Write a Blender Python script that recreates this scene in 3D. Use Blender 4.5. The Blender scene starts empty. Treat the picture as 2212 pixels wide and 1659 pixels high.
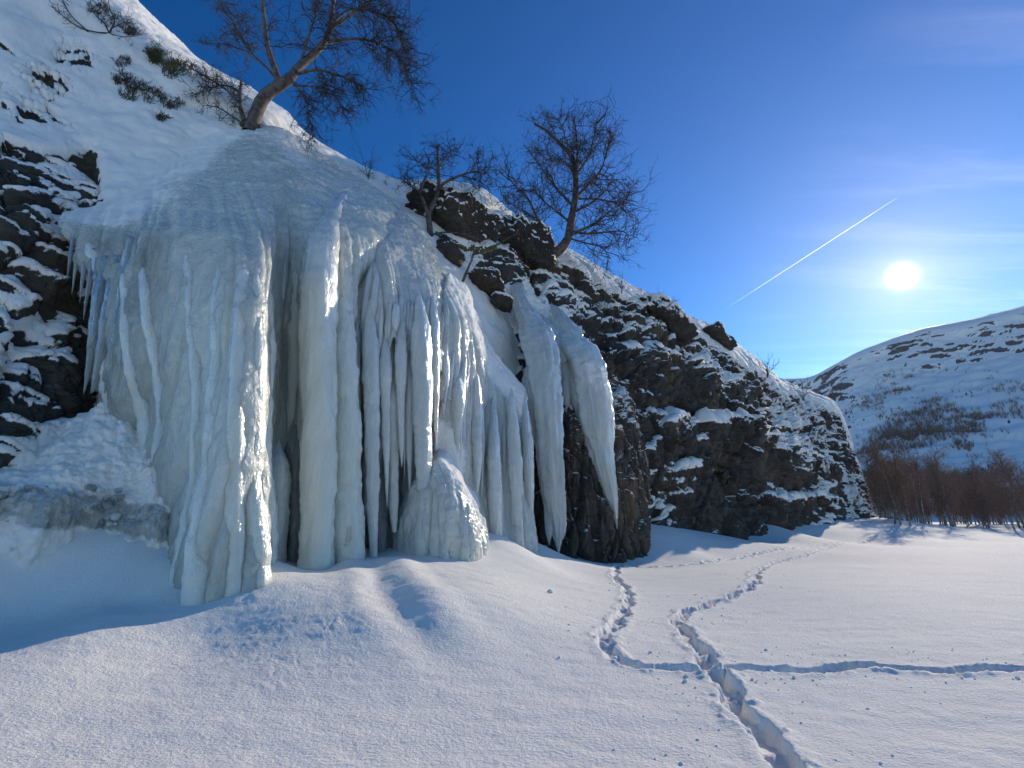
import bpy, math, random
import numpy as np
from mathutils import Vector, Matrix

# ------------------------------------------------------------------ camera, sky, sun, exposure
SC = bpy.context.scene
COL = SC.collection
CAM_H = 1.6
FP, CU, CV = 1037.0, 1106.0, 829.5            # focal length and centre in photo units (2212 wide)
PITCH = math.atan((1123 - CV) / FP)
CP, SP = math.cos(PITCH), math.sin(PITCH)

def ray(u, v):
    a = (np.asarray(u, float) - CU) / FP
    c = (CV - np.asarray(v, float)) / FP
    y = CP - SP * c
    z = SP + CP * c
    return a / y, z / y                       # x per metre forward, z per metre forward

def PT(u, v, d):
    x, z = ray(u, v)
    return np.stack([x * d, np.asarray(d, float) + 0 * x, CAM_H + z * d], -1)

cam_data = bpy.data.cameras.new('camera')
cam = bpy.data.objects.new('camera', cam_data)
COL.objects.link(cam)
cam.location = (0, 0, CAM_H)
cam.rotation_euler = (math.pi / 2 + PITCH, 0, 0)
cam_data.sensor_fit = 'HORIZONTAL'
cam_data.sensor_width = 36
cam_data.lens = 36 * FP / 2212
cam_data.clip_start = 0.05
cam_data.clip_end = 60000
SC.camera = cam

_sx, _sz = ray(1948, 597)
SUN = Vector((float(_sx), 1.0, float(_sz))).normalized()
SUN_EL = math.asin(SUN.z)
SUN_AZ = math.atan2(SUN.x, SUN.y)

world = bpy.data.worlds.new('World')
SC.world = world
world.use_nodes = True
wn, wl = world.node_tree.nodes, world.node_tree.links
wn.clear()

def nd(nodes, t, **kw):
    n = nodes.new(t)
    for k, v in kw.items():
        if k.startswith('i_'):
            n.inputs[k[2:].replace('_', ' ')].default_value = v
        elif isinstance(k, str) and hasattr(n, k):
            setattr(n, k, v)
    return n

def build_world():
    out = nd(wn, 'ShaderNodeOutputWorld')
    sky = nd(wn, 'ShaderNodeTexSky', sky_type='NISHITA', sun_disc=False, sun_elevation=SUN_EL,
             sun_rotation=SUN_AZ, altitude=700, air_density=0.85, dust_density=0.08, ozone_density=3.0)
    hs = nd(wn, 'ShaderNodeHueSaturation')
    hs.inputs['Saturation'].default_value = 1.36
    hs.inputs['Hue'].default_value = 0.50
    wl.new(sky.outputs[0], hs.inputs['Color'])
    bg = nd(wn, 'ShaderNodeBackground')
    bg.inputs['Strength'].default_value = 0.092
    gm = nd(wn, 'ShaderNodeGamma'); gm.inputs['Gamma'].default_value = 1.30
    wl.new(hs.outputs[0], gm.inputs['Color'])
    tn = nd(wn, 'ShaderNodeVectorMath', operation='MULTIPLY'); tn.inputs[1].default_value = (1.18, 0.95, 0.81)
    wl.new(gm.outputs[0], tn.inputs[0])
    wl.new(tn.outputs[0], bg.inputs['Color'])
    # thin high cirrus that scatters sunlight forward: streaks and a bright veil round the sun
    tc = nd(wn, 'ShaderNodeTexCoord')
    dot = nd(wn, 'ShaderNodeVectorMath', operation='DOT_PRODUCT')
    nrm = nd(wn, 'ShaderNodeVectorMath', operation='NORMALIZE')
    wl.new(tc.outputs['Generated'], nrm.inputs[0])
    wl.new(nrm.outputs[0], dot.inputs[0])
    dot.inputs[1].default_value = SUN
    acos = nd(wn, 'ShaderNodeMath', operation='ARCCOSINE'); acos.use_clamp = False
    mn = nd(wn, 'ShaderNodeMath', operation='MINIMUM'); mn.inputs[1].default_value = 0.9999999
    wl.new(dot.outputs['Value'], mn.inputs[0]); wl.new(mn.outputs[0], acos.inputs[0])

    def gauss(sig, amp):
        a = nd(wn, 'ShaderNodeMath', operation='DIVIDE'); a.inputs[1].default_value = sig
        wl.new(acos.outputs[0], a.inputs[0])
        b = nd(wn, 'ShaderNodeMath', operation='POWER'); b.inputs[1].default_value = 2
        wl.new(a.outputs[0], b.inputs[0])
        c = nd(wn, 'ShaderNodeMath', operation='MULTIPLY'); c.inputs[1].default_value = -1
        wl.new(b.outputs[0], c.inputs[0])
        d = nd(wn, 'ShaderNodeMath', operation='EXPONENT'); wl.new(c.outputs[0], d.inputs[0])
        e = nd(wn, 'ShaderNodeMath', operation='MULTIPLY'); e.inputs[1].default_value = amp
        wl.new(d.outputs[0], e.inputs[0])
        return e.outputs[0]

    def expo(sig, amp):
        a = nd(wn, 'ShaderNodeMath', operation='DIVIDE'); a.inputs[1].default_value = -sig
        wl.new(acos.outputs[0], a.inputs[0])
        d = nd(wn, 'ShaderNodeMath', operation='EXPONENT'); wl.new(a.outputs[0], d.inputs[0])
        e = nd(wn, 'ShaderNodeMath', operation='MULTIPLY'); e.inputs[1].default_value = amp
        wl.new(d.outputs[0], e.inputs[0])
        return e.outputs[0]

    def add(a, b):
        n = nd(wn, 'ShaderNodeMath', operation='ADD'); wl.new(a, n.inputs[0]); wl.new(b, n.inputs[1]); return n.outputs[0]

    def mul(a, b):
        n = nd(wn, 'ShaderNodeMath', operation='MULTIPLY'); wl.new(a, n.inputs[0])
        if isinstance(b, float): n.inputs[1].default_value = b
        else: wl.new(b, n.inputs[1])
        return n.outputs[0]
    core = gauss(0.0110, 9.0)
    halo = expo(0.042, 0.30)
    veil = expo(0.30, 0.16)
    # cirrus streaks: noise on the sky projected on a high plane, stretched along the wind
    sep = nd(wn, 'ShaderNodeSeparateXYZ'); wl.new(nrm.outputs[0], sep.inputs[0])
    zc = nd(wn, 'ShaderNodeMath', operation='MAXIMUM'); zc.inputs[1].default_value = 0.02
    wl.new(sep.outputs[2], zc.inputs[0])
    dv = nd(wn, 'ShaderNodeVectorMath', operation='DIVIDE')
    cz = nd(wn, 'ShaderNodeCombineXYZ')
    for k in range(3): wl.new(zc.outputs[0], cz.inputs[k])
    wl.new(nrm.outputs[0], dv.inputs[0]); wl.new(cz.outputs[0], dv.inputs[1])
    mp = nd(wn, 'ShaderNodeMapping')
    mp.inputs['Rotation'].default_value = (0, 0, math.radians(-20))
    mp.inputs['Scale'].default_value = (0.55, 3.4, 0.0)
    wl.new(dv.outputs[0], mp.inputs['Vector'])
    ns = nd(wn, 'ShaderNodeTexNoise'); ns.inputs['Scale'].default_value = 1.3
    ns.inputs['Detail'].default_value = 9; ns.inputs['Roughness'].default_value = 0.62
    ns.inputs['Distortion'].default_value = 0.6
    wl.new(mp.outputs[0], ns.inputs['Vector'])
    rmp = nd(wn, 'ShaderNodeMapRange'); rmp.inputs['From Min'].default_value = 0.47
    rmp.inputs['From Max'].default_value = 0.78; wl.new(ns.outputs['Fac'], rmp.inputs['Value'])
    # cirrus lies to the right of the sun (a bank of cloud in the western sky)
    side = nd(wn, 'ShaderNodeVectorMath', operation='DOT_PRODUCT')
    wl.new(nrm.outputs[0], side.inputs[0]); side.inputs[1].default_value = Vector((0.97, 0.25, 0.0)).normalized()
    sr = nd(wn, 'ShaderNodeMapRange'); sr.inputs['From Min'].default_value = 0.60; sr.inputs['From Max'].default_value = 0.95
    wl.new(side.outputs['Value'], sr.inputs['Value'])
    cir = mul(mul(rmp.outputs[0], sr.outputs[0]), 0.28)
    lum = add(add(core, halo), add(veil, mul(cir, 1.0)))
    em = nd(wn, 'ShaderNodeBackground')
    em.inputs['Color'].default_value = (1.0, 0.84, 0.70, 1)
    wl.new(lum, em.inputs['Strength'])
    sh = nd(wn, 'ShaderNodeAddShader')
    wl.new(bg.outputs[0], sh.inputs[0]); wl.new(em.outputs[0], sh.inputs[1])
    wl.new(sh.outputs[0], out.inputs['Surface'])
build_world()

sl = bpy.data.lights.new('sun', 'SUN')
sl.energy = 2.7
sl.angle = math.radians(0.5)
sl.color = (1.0, 0.88, 0.72)
sun = bpy.data.objects.new('sun', sl)
COL.objects.link(sun)
sun.rotation_euler = SUN.to_track_quat('Z', 'Y').to_euler()
sun.location = (30, 20, 40)

vs = SC.view_settings
vs.view_transform = 'Standard'
vs.look = 'None'
vs.exposure = 0.54
vs.gamma = 1.0
vs.use_curve_mapping = False
SC.cycles.max_bounces = 8
SC.cycles.diffuse_bounces = 4
SC.cycles.transparent_max_bounces = 12
SC.cycles.volume_bounces = 3
SC.cycles.caustics_reflective = False
SC.cycles.caustics_refractive = False

# ------------------------------------------------------------------ numpy noise
def _h(ix, iy, iz, seed):
    h = (ix.astype(np.uint32) * np.uint32(374761393) + iy.astype(np.uint32) * np.uint32(668265263)
         + iz.astype(np.uint32) * np.uint32(2147483647) + np.uint32((seed * 974711 + 1013) & 0xffffffff))
    h = (h ^ (h >> np.uint32(13))) * np.uint32(1274126177)
    h = h ^ (h >> np.uint32(16))
    h = h * np.uint32(2246822519)
    return (h ^ (h >> np.uint32(15)))

def _hf(ix, iy, iz, seed):
    return (_h(ix, iy, iz, seed) & np.uint32(0xffffff)).astype(np.float32) / np.float32(0xffffff)

def vnoise(p, seed=0):
    p = np.asarray(p, np.float32)
    i = np.floor(p).astype(np.int64); f = p - i
    f = f * f * f * (f * (f * 6 - 15) + 10)
    x, y, z = i[..., 0], i[..., 1], i[..., 2]
    fx, fy, fz = f[..., 0], f[..., 1], f[..., 2]
    def c(a, b, e): return _hf(x + a, y + b, z + e, seed)
    x00 = c(0,0,0) * (1-fx) + c(1,0,0) * fx
    x10 = c(0,1,0) * (1-fx) + c(1,1,0) * fx
    x01 = c(0,0,1) * (1-fx) + c(1,0,1) * fx
    x11 = c(0,1,1) * (1-fx) + c(1,1,1) * fx
    return ((x00 * (1-fy) + x10 * fy) * (1-fz) + (x01 * (1-fy) + x11 * fy) * fz) * 2 - 1

def fbm(p, octv=4, seed=0, gain=0.5, lac=2.03):
    p = np.asarray(p, np.float32); s = 0; a = 1.0; t = 0
    for k in range(octv):
        s = s + a * vnoise(p, seed + k * 17); t += a
        a *= gain; p = p * lac + 13.7
    return s / t

def worley(p, seed=0):
    p = np.asarray(p, np.float32)
    i = np.floor(p).astype(np.int64)
    f1 = np.full(p.shape[:-1], 9.0, np.float32); f2 = f1.copy(); idv = f1 * 0
    for dx in (-1, 0, 1):
        for dy in (-1, 0, 1):
            for dz in (-1, 0, 1):
                x, y, z = i[..., 0] + dx, i[..., 1] + dy, i[..., 2] + dz
                q = np.stack([x + _hf(x, y, z, seed), y + _hf(x, y, z, seed + 5), z + _hf(x, y, z, seed + 9)], -1) - p
                d = np.sqrt((q * q).sum(-1))
                near = d < f1
                f2 = np.where(near, f1, np.minimum(f2, d))
                idv = np.where(near, _hf(x, y, z, seed + 21), idv)
                f1 = np.minimum(f1, d)
    return f1, f2, idv

def sstep(a, b, x):
    t = np.clip((x - a) / (b - a), 0, 1)
    return t * t * (3 - 2 * t)

# ------------------------------------------------------------------ mesh and object helpers
def mesh_np(name, V, F, attrs=None, smooth=True):
    V = np.asarray(V, np.float32).reshape(-1, 3); F = np.asarray(F, np.int32)
    n = F.shape[1]
    me = bpy.data.meshes.new(name)
    me.vertices.add(len(V)); me.vertices.foreach_set('co', V.ravel())
    me.loops.add(F.size); me.loops.foreach_set('vertex_index', F.ravel())
    me.polygons.add(len(F))
    me.polygons.foreach_set('loop_start', np.arange(0, F.size, n, dtype=np.int32))
    me.polygons.foreach_set('loop_total', np.full(len(F), n, np.int32))
    if smooth:
        me.polygons.foreach_set('use_smooth', np.ones(len(F), bool))
    for k, a in (attrs or {}).items():
        at = me.attributes.new(k, 'FLOAT', 'POINT')
        at.data.foreach_set('value', np.asarray(a, np.float32).ravel())
    me.update(calc_edges=True)
    me.validate()
    return me

def add_obj(name, me, mat, parent=None, loc=(0, 0, 0)):
    o = bpy.data.objects.new(name, me)
    COL.objects.link(o)
    if mat is not None and len(me.materials) == 0:
        me.materials.append(mat)
    o.location = loc
    if parent is not None:
        o.parent = parent
    return o

def tag(o, label=None, cat=None, group=None, kind=None):
    if label: o['label'] = label
    if cat: o['category'] = cat
    if group: o['group'] = group
    if kind: o['kind'] = kind
    return o

def thing(name, label, cat, loc, group=None):
    o = bpy.data.objects.new(name, None)
    COL.objects.link(o)
    o.location = tuple(float(c) for c in loc)
    o.empty_display_size = 0.3
    return tag(o, label, cat, group)

def grid_faces(nu, nv):
    i, j = np.meshgrid(np.arange(nu - 1), np.arange(nv - 1), indexing='ij')
    a = (i * nv + j).ravel()
    return np.stack([a, a + nv, a + nv + 1, a + 1], -1)

def grid_normals(G):
    du = np.gradient(G, axis=0); dv = np.gradient(G, axis=1)
    n = np.cross(du, dv)
    n /= np.linalg.norm(n, axis=-1, keepdims=True) + 1e-9
    return n

def catmull(A, m, axis=0):
    """Catmull-Rom resample of control array A along axis to m samples."""
    A = np.moveaxis(np.asarray(A, float), axis, 0)
    k = A.shape[0]
    t = np.linspace(0, k - 1, m); i = np.clip(np.floor(t).astype(int), 0, k - 2); f = (t - i)
    g = lambda q: A[np.clip(q, 0, k - 1)]
    p0 = np.where((i == 0).reshape((-1,) + (1,) * (A.ndim - 1)), 2 * g(i) - g(i + 1), g(i - 1))
    p3 = np.where((i + 2 > k - 1).reshape((-1,) + (1,) * (A.ndim - 1)), 2 * g(i + 1) - g(i), g(i + 2))
    p1, p2 = g(i), g(i + 1)
    f = f.reshape((-1,) + (1,) * (A.ndim - 1))
    r = 0.5 * (2 * p1 + (p2 - p0) * f + (2 * p0 - 5 * p1 + 4 * p2 - p3) * f ** 2 + (3 * p1 - p0 - 3 * p2 + p3) * f ** 3)
    return np.moveaxis(r, 0, axis)

def net(stations, nu, nv):
    """stations: list of lists of (u, v, d) -> fine grid of world points."""
    A = np.array(stations, float)
    W = PT(A[..., 0], A[..., 1], A[..., 2])
    return catmull(catmull(W, nu, 0), nv, 1)

def project(Pw):
    x, y, z = Pw[..., 0], Pw[..., 1], Pw[..., 2] - CAM_H
    f = y * CP + z * SP; up = -y * SP + z * CP
    return CU + FP * x / f, CV - FP * up / f

def tube(path, rad, n=8, seed=0, noise=0.0, nscale=4.0, close=True):
    path = np.asarray(path, float); rad = np.asarray(rad, float)
    m = len(path)
    t = np.gradient(path, axis=0); t /= np.linalg.norm(t, axis=1, keepdims=True) + 1e-9
    ref = np.array([0.0, 0.0, 1.0]) if abs(t[:, 2]).mean() < 0.8 else np.array([1.0, 0.0, 0.0])
    a = np.cross(t, ref); a /= np.linalg.norm(a, axis=1, keepdims=True) + 1e-9
    b = np.cross(t, a)
    th = np.linspace(0, 2 * math.pi, n, endpoint=False)
    D = a[:, None] * np.cos(th)[None, :, None] + b[:, None] * np.sin(th)[None, :, None]
    V = path[:, None] + D * rad[:, None, None]
    i, j = np.meshgrid(np.arange(m - 1), np.arange(n), indexing='ij')
    F = np.stack([i * n + j, i * n + (j + 1) % n, (i + 1) * n + (j + 1) % n, (i + 1) * n + j], -1).reshape(-1, 4)
    return V, F, D

# ------------------------------------------------------------------ materials
def new_mat(name):
    m = bpy.data.materials.new(name); m.use_nodes = True
    nt = m.node_tree
    b = nt.nodes['Principled BSDF']
    return m, nt.nodes, nt.links, b

def n_noise(N, L, scale, detail=4, rough=0.55, vec=None, dist=0.0):
    t = N.new('ShaderNodeTexNoise'); t.inputs['Scale'].default_value = scale
    t.inputs['Detail'].default_value = detail; t.inputs['Roughness'].default_value = rough
    t.inputs['Distortion'].default_value = dist
    if vec is not None: L.new(vec, t.inputs['Vector'])
    return t.outputs['Fac']

def n_ramp(N, L, fac, stops):
    r = N.new('ShaderNodeValToRGB')
    e = r.color_ramp.elements
    while len(e) < len(stops): e.new(0.5)
    for k, (p, c) in enumerate(stops):
        e[k].position = p; e[k].color = (*c, 1) if len(c) == 3 else c
    L.new(fac, r.inputs[0])
    return r.outputs[0]

def n_bump(N, L, h, strength, dist, prev=None):
    b = N.new('ShaderNodeBump'); b.inputs['Strength'].default_value = strength
    b.inputs['Distance'].default_value = dist
    L.new(h, b.inputs['Height'])
    if prev is not None: L.new(prev, b.inputs['Normal'])
    return b.outputs[0]

def n_pos(N, scale=None, L=None):
    g = N.new('ShaderNodeNewGeometry')
    if scale is None: return g.outputs['Position']
    m = N.new('ShaderNodeMapping'); m.inputs['Scale'].default_value = scale
    L.new(g.outputs['Position'], m.inputs['Vector'])
    return m.outputs[0]

def n_mix(N, L, fac, a, b):
    m = N.new('ShaderNodeMix'); m.data_type = 'RGBA'
    for s, val in ((0, fac), (6, a), (7, b)):
        if isinstance(val, (tuple, list)): m.inputs[s].default_value = (*val, 1) if len(val) == 3 else val
        elif isinstance(val, float): m.inputs[s].default_value = val
        else: L.new(val, m.inputs[s])
    return m.outputs[2]

SNOW_C = (0.80, 0.815, 0.84)

def snow_bsdf(N, L, grain=1.0):
    b = N.new('ShaderNodeBsdfPrincipled')
    p = n_pos(N)
    c = n_ramp(N, L, n_noise(N, L, 1.7, 5, 0.6, p), [(0.3, (0.87, 0.84, 0.775)), (0.75, (0.93, 0.90, 0.83))])
    L.new(c, b.inputs['Base Color'])
    b.inputs['Roughness'].default_value = 0.7
    b.inputs['Specular IOR Level'].default_value = 0.012
    h1 = n_noise(N, L, 26, 5, 0.65, n_pos(N, (1.0, 1.3, 1.0), L))
    h2 = n_noise(N, L, 150, 2, 0.5, p)
    nb = n_bump(N, L, h1, 0.75 * grain, 0.028)
    nb = n_bump(N, L, h2, 0.35 * grain, 0.006, nb)
    L.new(nb, b.inputs['Normal'])
    return b

def mat_snow():
    m, N, L, b = new_mat('snow')
    s = snow_bsdf(N, L)
    L.new(s.outputs[0], N['Material Output'].inputs['Surface'])
    N.remove(b)
    return m

def rock_bsdf(N, L, tint, streak=False):
    b = N.new('ShaderNodeBsdfPrincipled')
    p = n_pos(N, (3.0, 3.0, 0.5) if streak else (1.0, 1.0, 2.2), L)
    f = n_noise(N, L, 0.9, 9, 0.68, p, 0.6)
    c = n_ramp(N, L, f, [(0.25, tuple(0.4 * x for x in tint)), (0.5, tint), (0.74, tuple(min(1, 3.2 * x) for x in tint))])
    f2 = n_noise(N, L, 5.0, 6, 0.7, n_pos(N))
    c2 = n_ramp(N, L, f2, [(0.45, (0, 0, 0)), (0.7, (1, 1, 1))])
    col = n_mix(N, L, c2, c, (tint[0] * 1.7, tint[1] * 1.5, tint[2] * 1.25))
    w = n_ramp(N, L, n_noise(N, L, 0.35, 4, 0.5, n_pos(N)), [(0.5, (0, 0, 0)), (0.68, (0.7, 0.7, 0.7))])
    col = n_mix(N, L, w, col, (tint[0] * 3.0, tint[1] * 2.5, tint[2] * 1.9))
    L.new(col, b.inputs['Base Color'])
    b.inputs['Roughness'].default_value = 0.75
    b.inputs['Specular IOR Level'].default_value = 0.35
    h = n_noise(N, L, 3.2, 10, 0.7, p, 0.4)
    v = N.new('ShaderNodeTexVoronoi'); v.feature = 'DISTANCE_TO_EDGE'; v.inputs['Scale'].default_value = 2.6
    L.new(n_pos(N, (1.6, 1.6, 0.5) if streak else (1, 1, 1.8), L), v.inputs['Vector'])
    cr = n_ramp(N, L, v.outputs['Distance'], [(0.0, (0, 0, 0)), (0.09, (1, 1, 1))])
    nb = n_bump(N, L, h, 0.8, 0.10)
    nb = n_bump(N, L, cr, 0.7, 0.05, nb)
    if not streak:
        nb = n_bump(N, L, n_noise(N, L, 1.6, 5, 0.6, n_pos(N, (0.4, 0.4, 4.0), L), 0.5), 0.8, 0.12, nb)
    L.new(nb, b.inputs['Normal'])
    return b

def mat_rock_snow(name, tint, streak=False, lo=0.42, hi=0.58, noise=0.35, scale=7.0):
    """rock whose 'snow' vertex attribute says where snow has settled"""
    m, N, L, b = new_mat(name)
    N.remove(b)
    r = rock_bsdf(N, L, tint, streak)
    s = snow_bsdf(N, L, 0.8)
    at = N.new('ShaderNodeAttribute'); at.attribute_name = 'snow'
    f = n_noise(N, L, scale, 6, 0.65, n_pos(N))
    ma = N.new('ShaderNodeMath'); ma.operation = 'MULTIPLY_ADD'
    L.new(f, ma.inputs[0]); ma.inputs[1].default_value = noise * 2
    sub = N.new('ShaderNodeMath'); sub.operation = 'SUBTRACT'; L.new(at.outputs['Fac'], sub.inputs[0]); sub.inputs[1].default_value = noise
    L.new(sub.outputs[0], ma.inputs[2])
    mr = N.new('ShaderNodeMapRange'); mr.interpolation_type = 'SMOOTHSTEP'
    mr.inputs['From Min'].default_value = lo; mr.inputs['From Max'].default_value = hi
    L.new(ma.outputs[0], mr.inputs['Value'])
    mx = N.new('ShaderNodeMixShader')
    L.new(mr.outputs[0], mx.inputs[0]); L.new(r.outputs[0], mx.inputs[1]); L.new(s.outputs[0], mx.inputs[2])
    L.new(mx.outputs[0], N['Material Output'].inputs['Surface'])
    return m

def mat_ice(name, c0, c1, scale=0.14, rough=0.14, frost=0.65, trans=0.20):
    m, N, L, b = new_mat(name)
    f = n_noise(N, L, 1.1, 5, 0.6, n_pos(N, (2.2, 2.2, 0.45), L), 0.5)
    col = n_ramp(N, L, f, [(0.3, c0), (0.7, c1)])
    # milky bubbles and vertical clear bands
    f2 = n_noise(N, L, 5.0, 6, 0.7, n_pos(N, (1.6, 1.6, 0.35), L), 0.3)
    col = n_mix(N, L, n_ramp(N, L, f2, [(0.35, (0, 0, 0)), (0.8, (0.45, 0.45, 0.45))]), col, (0.78, 0.81, 0.80))
    ca = N.new('ShaderNodeAttribute'); ca.attribute_name = 'clear'
    fc = n_noise(N, L, 2.2, 5, 0.65, n_pos(N, (1.5, 1.5, .3), L), 0.4)
    mc = N.new('ShaderNodeMath'); mc.operation = 'MULTIPLY'; L.new(ca.outputs['Fac'], mc.inputs[0])
    L.new(n_ramp(N, L, fc, [(0.25, (.35, .35, .35)), (0.65, (1, 1, 1))]), mc.inputs[1])
    col = n_mix(N, L, mc.outputs[0], col, (0.26, 0.275, 0.24))
    # snow dust caught on ledges and on the gentle upper faces
    g = N.new('ShaderNodeNewGeometry'); sp = N.new('ShaderNodeSeparateXYZ'); L.new(g.outputs['Normal'], sp.inputs[0])
    f3 = n_noise(N, L, 3.0, 7, 0.7, n_pos(N, (1, 1, 1.4), L))
    ad = N.new('ShaderNodeMath'); ad.operation = 'ADD'; L.new(sp.outputs[2], ad.inputs[0])
    m2 = N.new('ShaderNodeMath'); m2.operation = 'MULTIPLY_ADD'; L.new(f3, m2.inputs[0]); m2.inputs[1].default_value = 1.3; m2.inputs[2].default_value = -0.65
    L.new(m2.outputs[0], ad.inputs[1])
    fr = N.new('ShaderNodeMapRange'); fr.inputs['From Min'].default_value = 0.55; fr.inputs['From Max'].default_value = 0.95
    fr.inputs['To Max'].default_value = frost
    L.new(ad.outputs[0], fr.inputs['Value'])
    col = n_mix(N, L, fr.outputs[0], col, (0.84, 0.86, 0.88))
    L.new(col, b.inputs['Base Color'])
    b.inputs['Subsurface Weight'].default_value = 0.8
    b.inputs['Subsurface Radius'].default_value = (0.8, 0.95, 1.0)
    b.inputs['Subsurface Scale'].default_value = scale
    b.inputs['IOR'].default_value = 1.31
    ro = N.new('ShaderNodeMapRange'); L.new(fr.outputs[0], ro.inputs['Value'])
    ro.inputs['To Min'].default_value = rough; ro.inputs['To Max'].default_value = 0.7
    L.new(ro.outputs[0], b.inputs['Roughness'])
    b.inputs['Specular IOR Level'].default_value = 0.5
    h1 = n_noise(N, L, 9.0, 5, 0.6, n_pos(N, (1.4, 1.4, 0.9), L), 0.4)
    h2 = n_noise(N, L, 38.0, 3, 0.55, n_pos(N, (1, 1, 0.7), L))
    b.inputs['Transmission Weight'].default_value = trans
    b.inputs['Coat Weight'].default_value = 0.45; b.inputs['Coat Roughness'].default_value = 0.06; b.inputs['Coat IOR'].default_value = 1.31
    h0 = n_noise(N, L, 7.0, 4, 0.55, n_pos(N, (1.5, 1.5, 0.16), L), 0.2)
    vo = N.new('ShaderNodeTexVoronoi'); vo.inputs['Scale'].default_value = 24.0; vo.feature = 'SMOOTH_F1'
    L.new(n_pos(N, (1, 1, 0.75), L), vo.inputs['Vector'])
    nb = n_bump(N, L, h0, 0.6, 0.09)
    nb = n_bump(N, L, h1, 0.38, 0.05, nb)
    nb = n_bump(N, L, h2, 0.45, 0.014, nb)
    nb = n_bump(N, L, vo.outputs['Distance'], 0.60, 0.024, nb)
    L.new(nb, b.inputs['Normal'])
    # snow lying on the ice, painted by the 'snow' attribute and broken up
    sn = snow_bsdf(N, L, 1.0)
    at = N.new('ShaderNodeAttribute'); at.attribute_name = 'snow'
    fz = n_noise(N, L, 4.5, 7, 0.7, n_pos(N, (1, 1, 1.5), L), 0.3)
    ma = N.new('ShaderNodeMath'); ma.operation = 'MULTIPLY_ADD'; L.new(fz, ma.inputs[0]); ma.inputs[1].default_value = 1.0
    sb = N.new('ShaderNodeMath'); sb.operation = 'SUBTRACT'; L.new(at.outputs['Fac'], sb.inputs[0]); sb.inputs[1].default_value = 0.5
    L.new(sb.outputs[0], ma.inputs[2])
    mr = N.new('ShaderNodeMapRange'); mr.inputs['From Min'].default_value = 0.38; mr.inputs['From Max'].default_value = 0.62
    L.new(ma.outputs[0], mr.inputs['Value'])
    mx = N.new('ShaderNodeMixShader'); L.new(mr.outputs[0], mx.inputs[0]); L.new(b.outputs[0], mx.inputs[1]); L.new(sn.outputs[0], mx.inputs[2])
    L.new(mx.outputs[0], N['Material Output'].inputs['Surface'])
    return m

def mat_bark(name, dark, pale, s=9.0, lo=0.4, hi=0.6):
    m, N, L, b = new_mat(name)
    f = n_noise(N, L, s, 6, 0.7, n_pos(N))
    col = n_ramp(N, L, f, [(lo, dark), (hi, pale)])
    L.new(col, b.inputs['Base Color'])
    b.inputs['Roughness'].default_value = 0.8
    L.new(n_bump(N, L, f, 0.6, 0.02), b.inputs['Normal'])
    return m

M = {}
M['snow'] = mat_snow()
M['cliff'] = mat_rock_snow('cliff_rock', (0.046, 0.041, 0.036), scale=2.6, noise=0.2)
M['hill'] = mat_rock_snow('hill_snow_rock', (0.034, 0.033, 0.029), scale=4.0, noise=.25)
M['butt'] = mat_rock_snow('streaked_rock', (0.060, 0.051, 0.042), streak=True)
M['boulder'] = mat_rock_snow('boulder_rock', (0.034, 0.029, 0.025))
M['mount'] = mat_rock_snow('mountain_rock_snow', (0.050, 0.051, 0.058), noise=0.30, scale=0.16)
M['ice'] = mat_ice('blue_green_ice', (0.64, 0.66, 0.58), (0.88, 0.89, 0.79))
M['ice_y'] = mat_ice('yellow_green_ice', (0.74, 0.75, 0.62), (0.95, 0.96, 0.84))
M['ice_b'] = mat_ice('pale_blue_ice', (0.70, 0.73, 0.67), (0.92, 0.93, 0.86), frost=0.7, trans=0.30)
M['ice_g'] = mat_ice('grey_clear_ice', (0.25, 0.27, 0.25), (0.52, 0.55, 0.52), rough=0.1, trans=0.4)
M['bark'] = mat_bark('birch_bark', (0.040, 0.032, 0.027), (0.15, 0.12, 0.10), 5.0)
M['twig'] = mat_bark('birch_twig', (0.020, 0.016, 0.015), (0.05, 0.04, 0.036), 14.0)
M['redtwig'] = mat_bark('brown_twig', (0.15, 0.082, 0.055), (0.29, 0.18, 0.12), 3.0)
M['palebark'] = mat_bark('pale_bark', (0.12, 0.095, 0.08), (0.42, 0.36, 0.31), 4.0)
M['heather'] = mat_bark('heather', (0.035, 0.026, 0.020), (0.085, 0.055, 0.042), 12.0)
M['juniper'] = mat_bark('juniper_needles', (0.025, 0.036, 0.014), (0.085, 0.095, 0.03), 8.0)
M['moss'] = mat_bark('moss', (0.06, 0.07, 0.012), (0.16, 0.17, 0.03), 14.0)
M['grass'] = mat_bark('dry_grass', (0.14, 0.095, 0.045), (0.26, 0.19, 0.10), 12.0)

# ------------------------------------------------------------------ snow field (ground)
BASE = np.array([(-350, 1165, 7.1), (-150, 1160, 7.6), (0, 1158, 8.0), (120, 1160, 8.5), (250, 1175, 8.8), (370, 1245, 8.6),
    (440, 1278, 8.5), (530, 1252, 8.7), (590, 1208, 9.9), (640, 1225, 10.4), (690, 1235, 10.5), (740, 1215, 10.7), (850, 1195, 12.2),
    (930, 1168, 13.0), (1000, 1182, 13.0), (1050, 1176, 13.6), (1075, 1150, 14.8), (1130, 1182, 15.8), (1160, 1172, 17.2),
    (1200, 1197, 18.2), (1260, 1208, 18.9), (1330, 1214, 19.4), (1370, 1192, 20.5), (1395, 1150, 22.8), (1440, 1140, 25.5),
    (1480, 1143, 28), (1540, 1152, 30.5), (1600, 1165, 32.5), (1650, 1130, 37), (1720, 1131, 42), (1790, 1122, 48), (1830, 1121, 52),
    (1860, 1121, 57), (1890, 1121, 63)])
BW = PT(BASE[:, 0], BASE[:, 1], BASE[:, 2])

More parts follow.
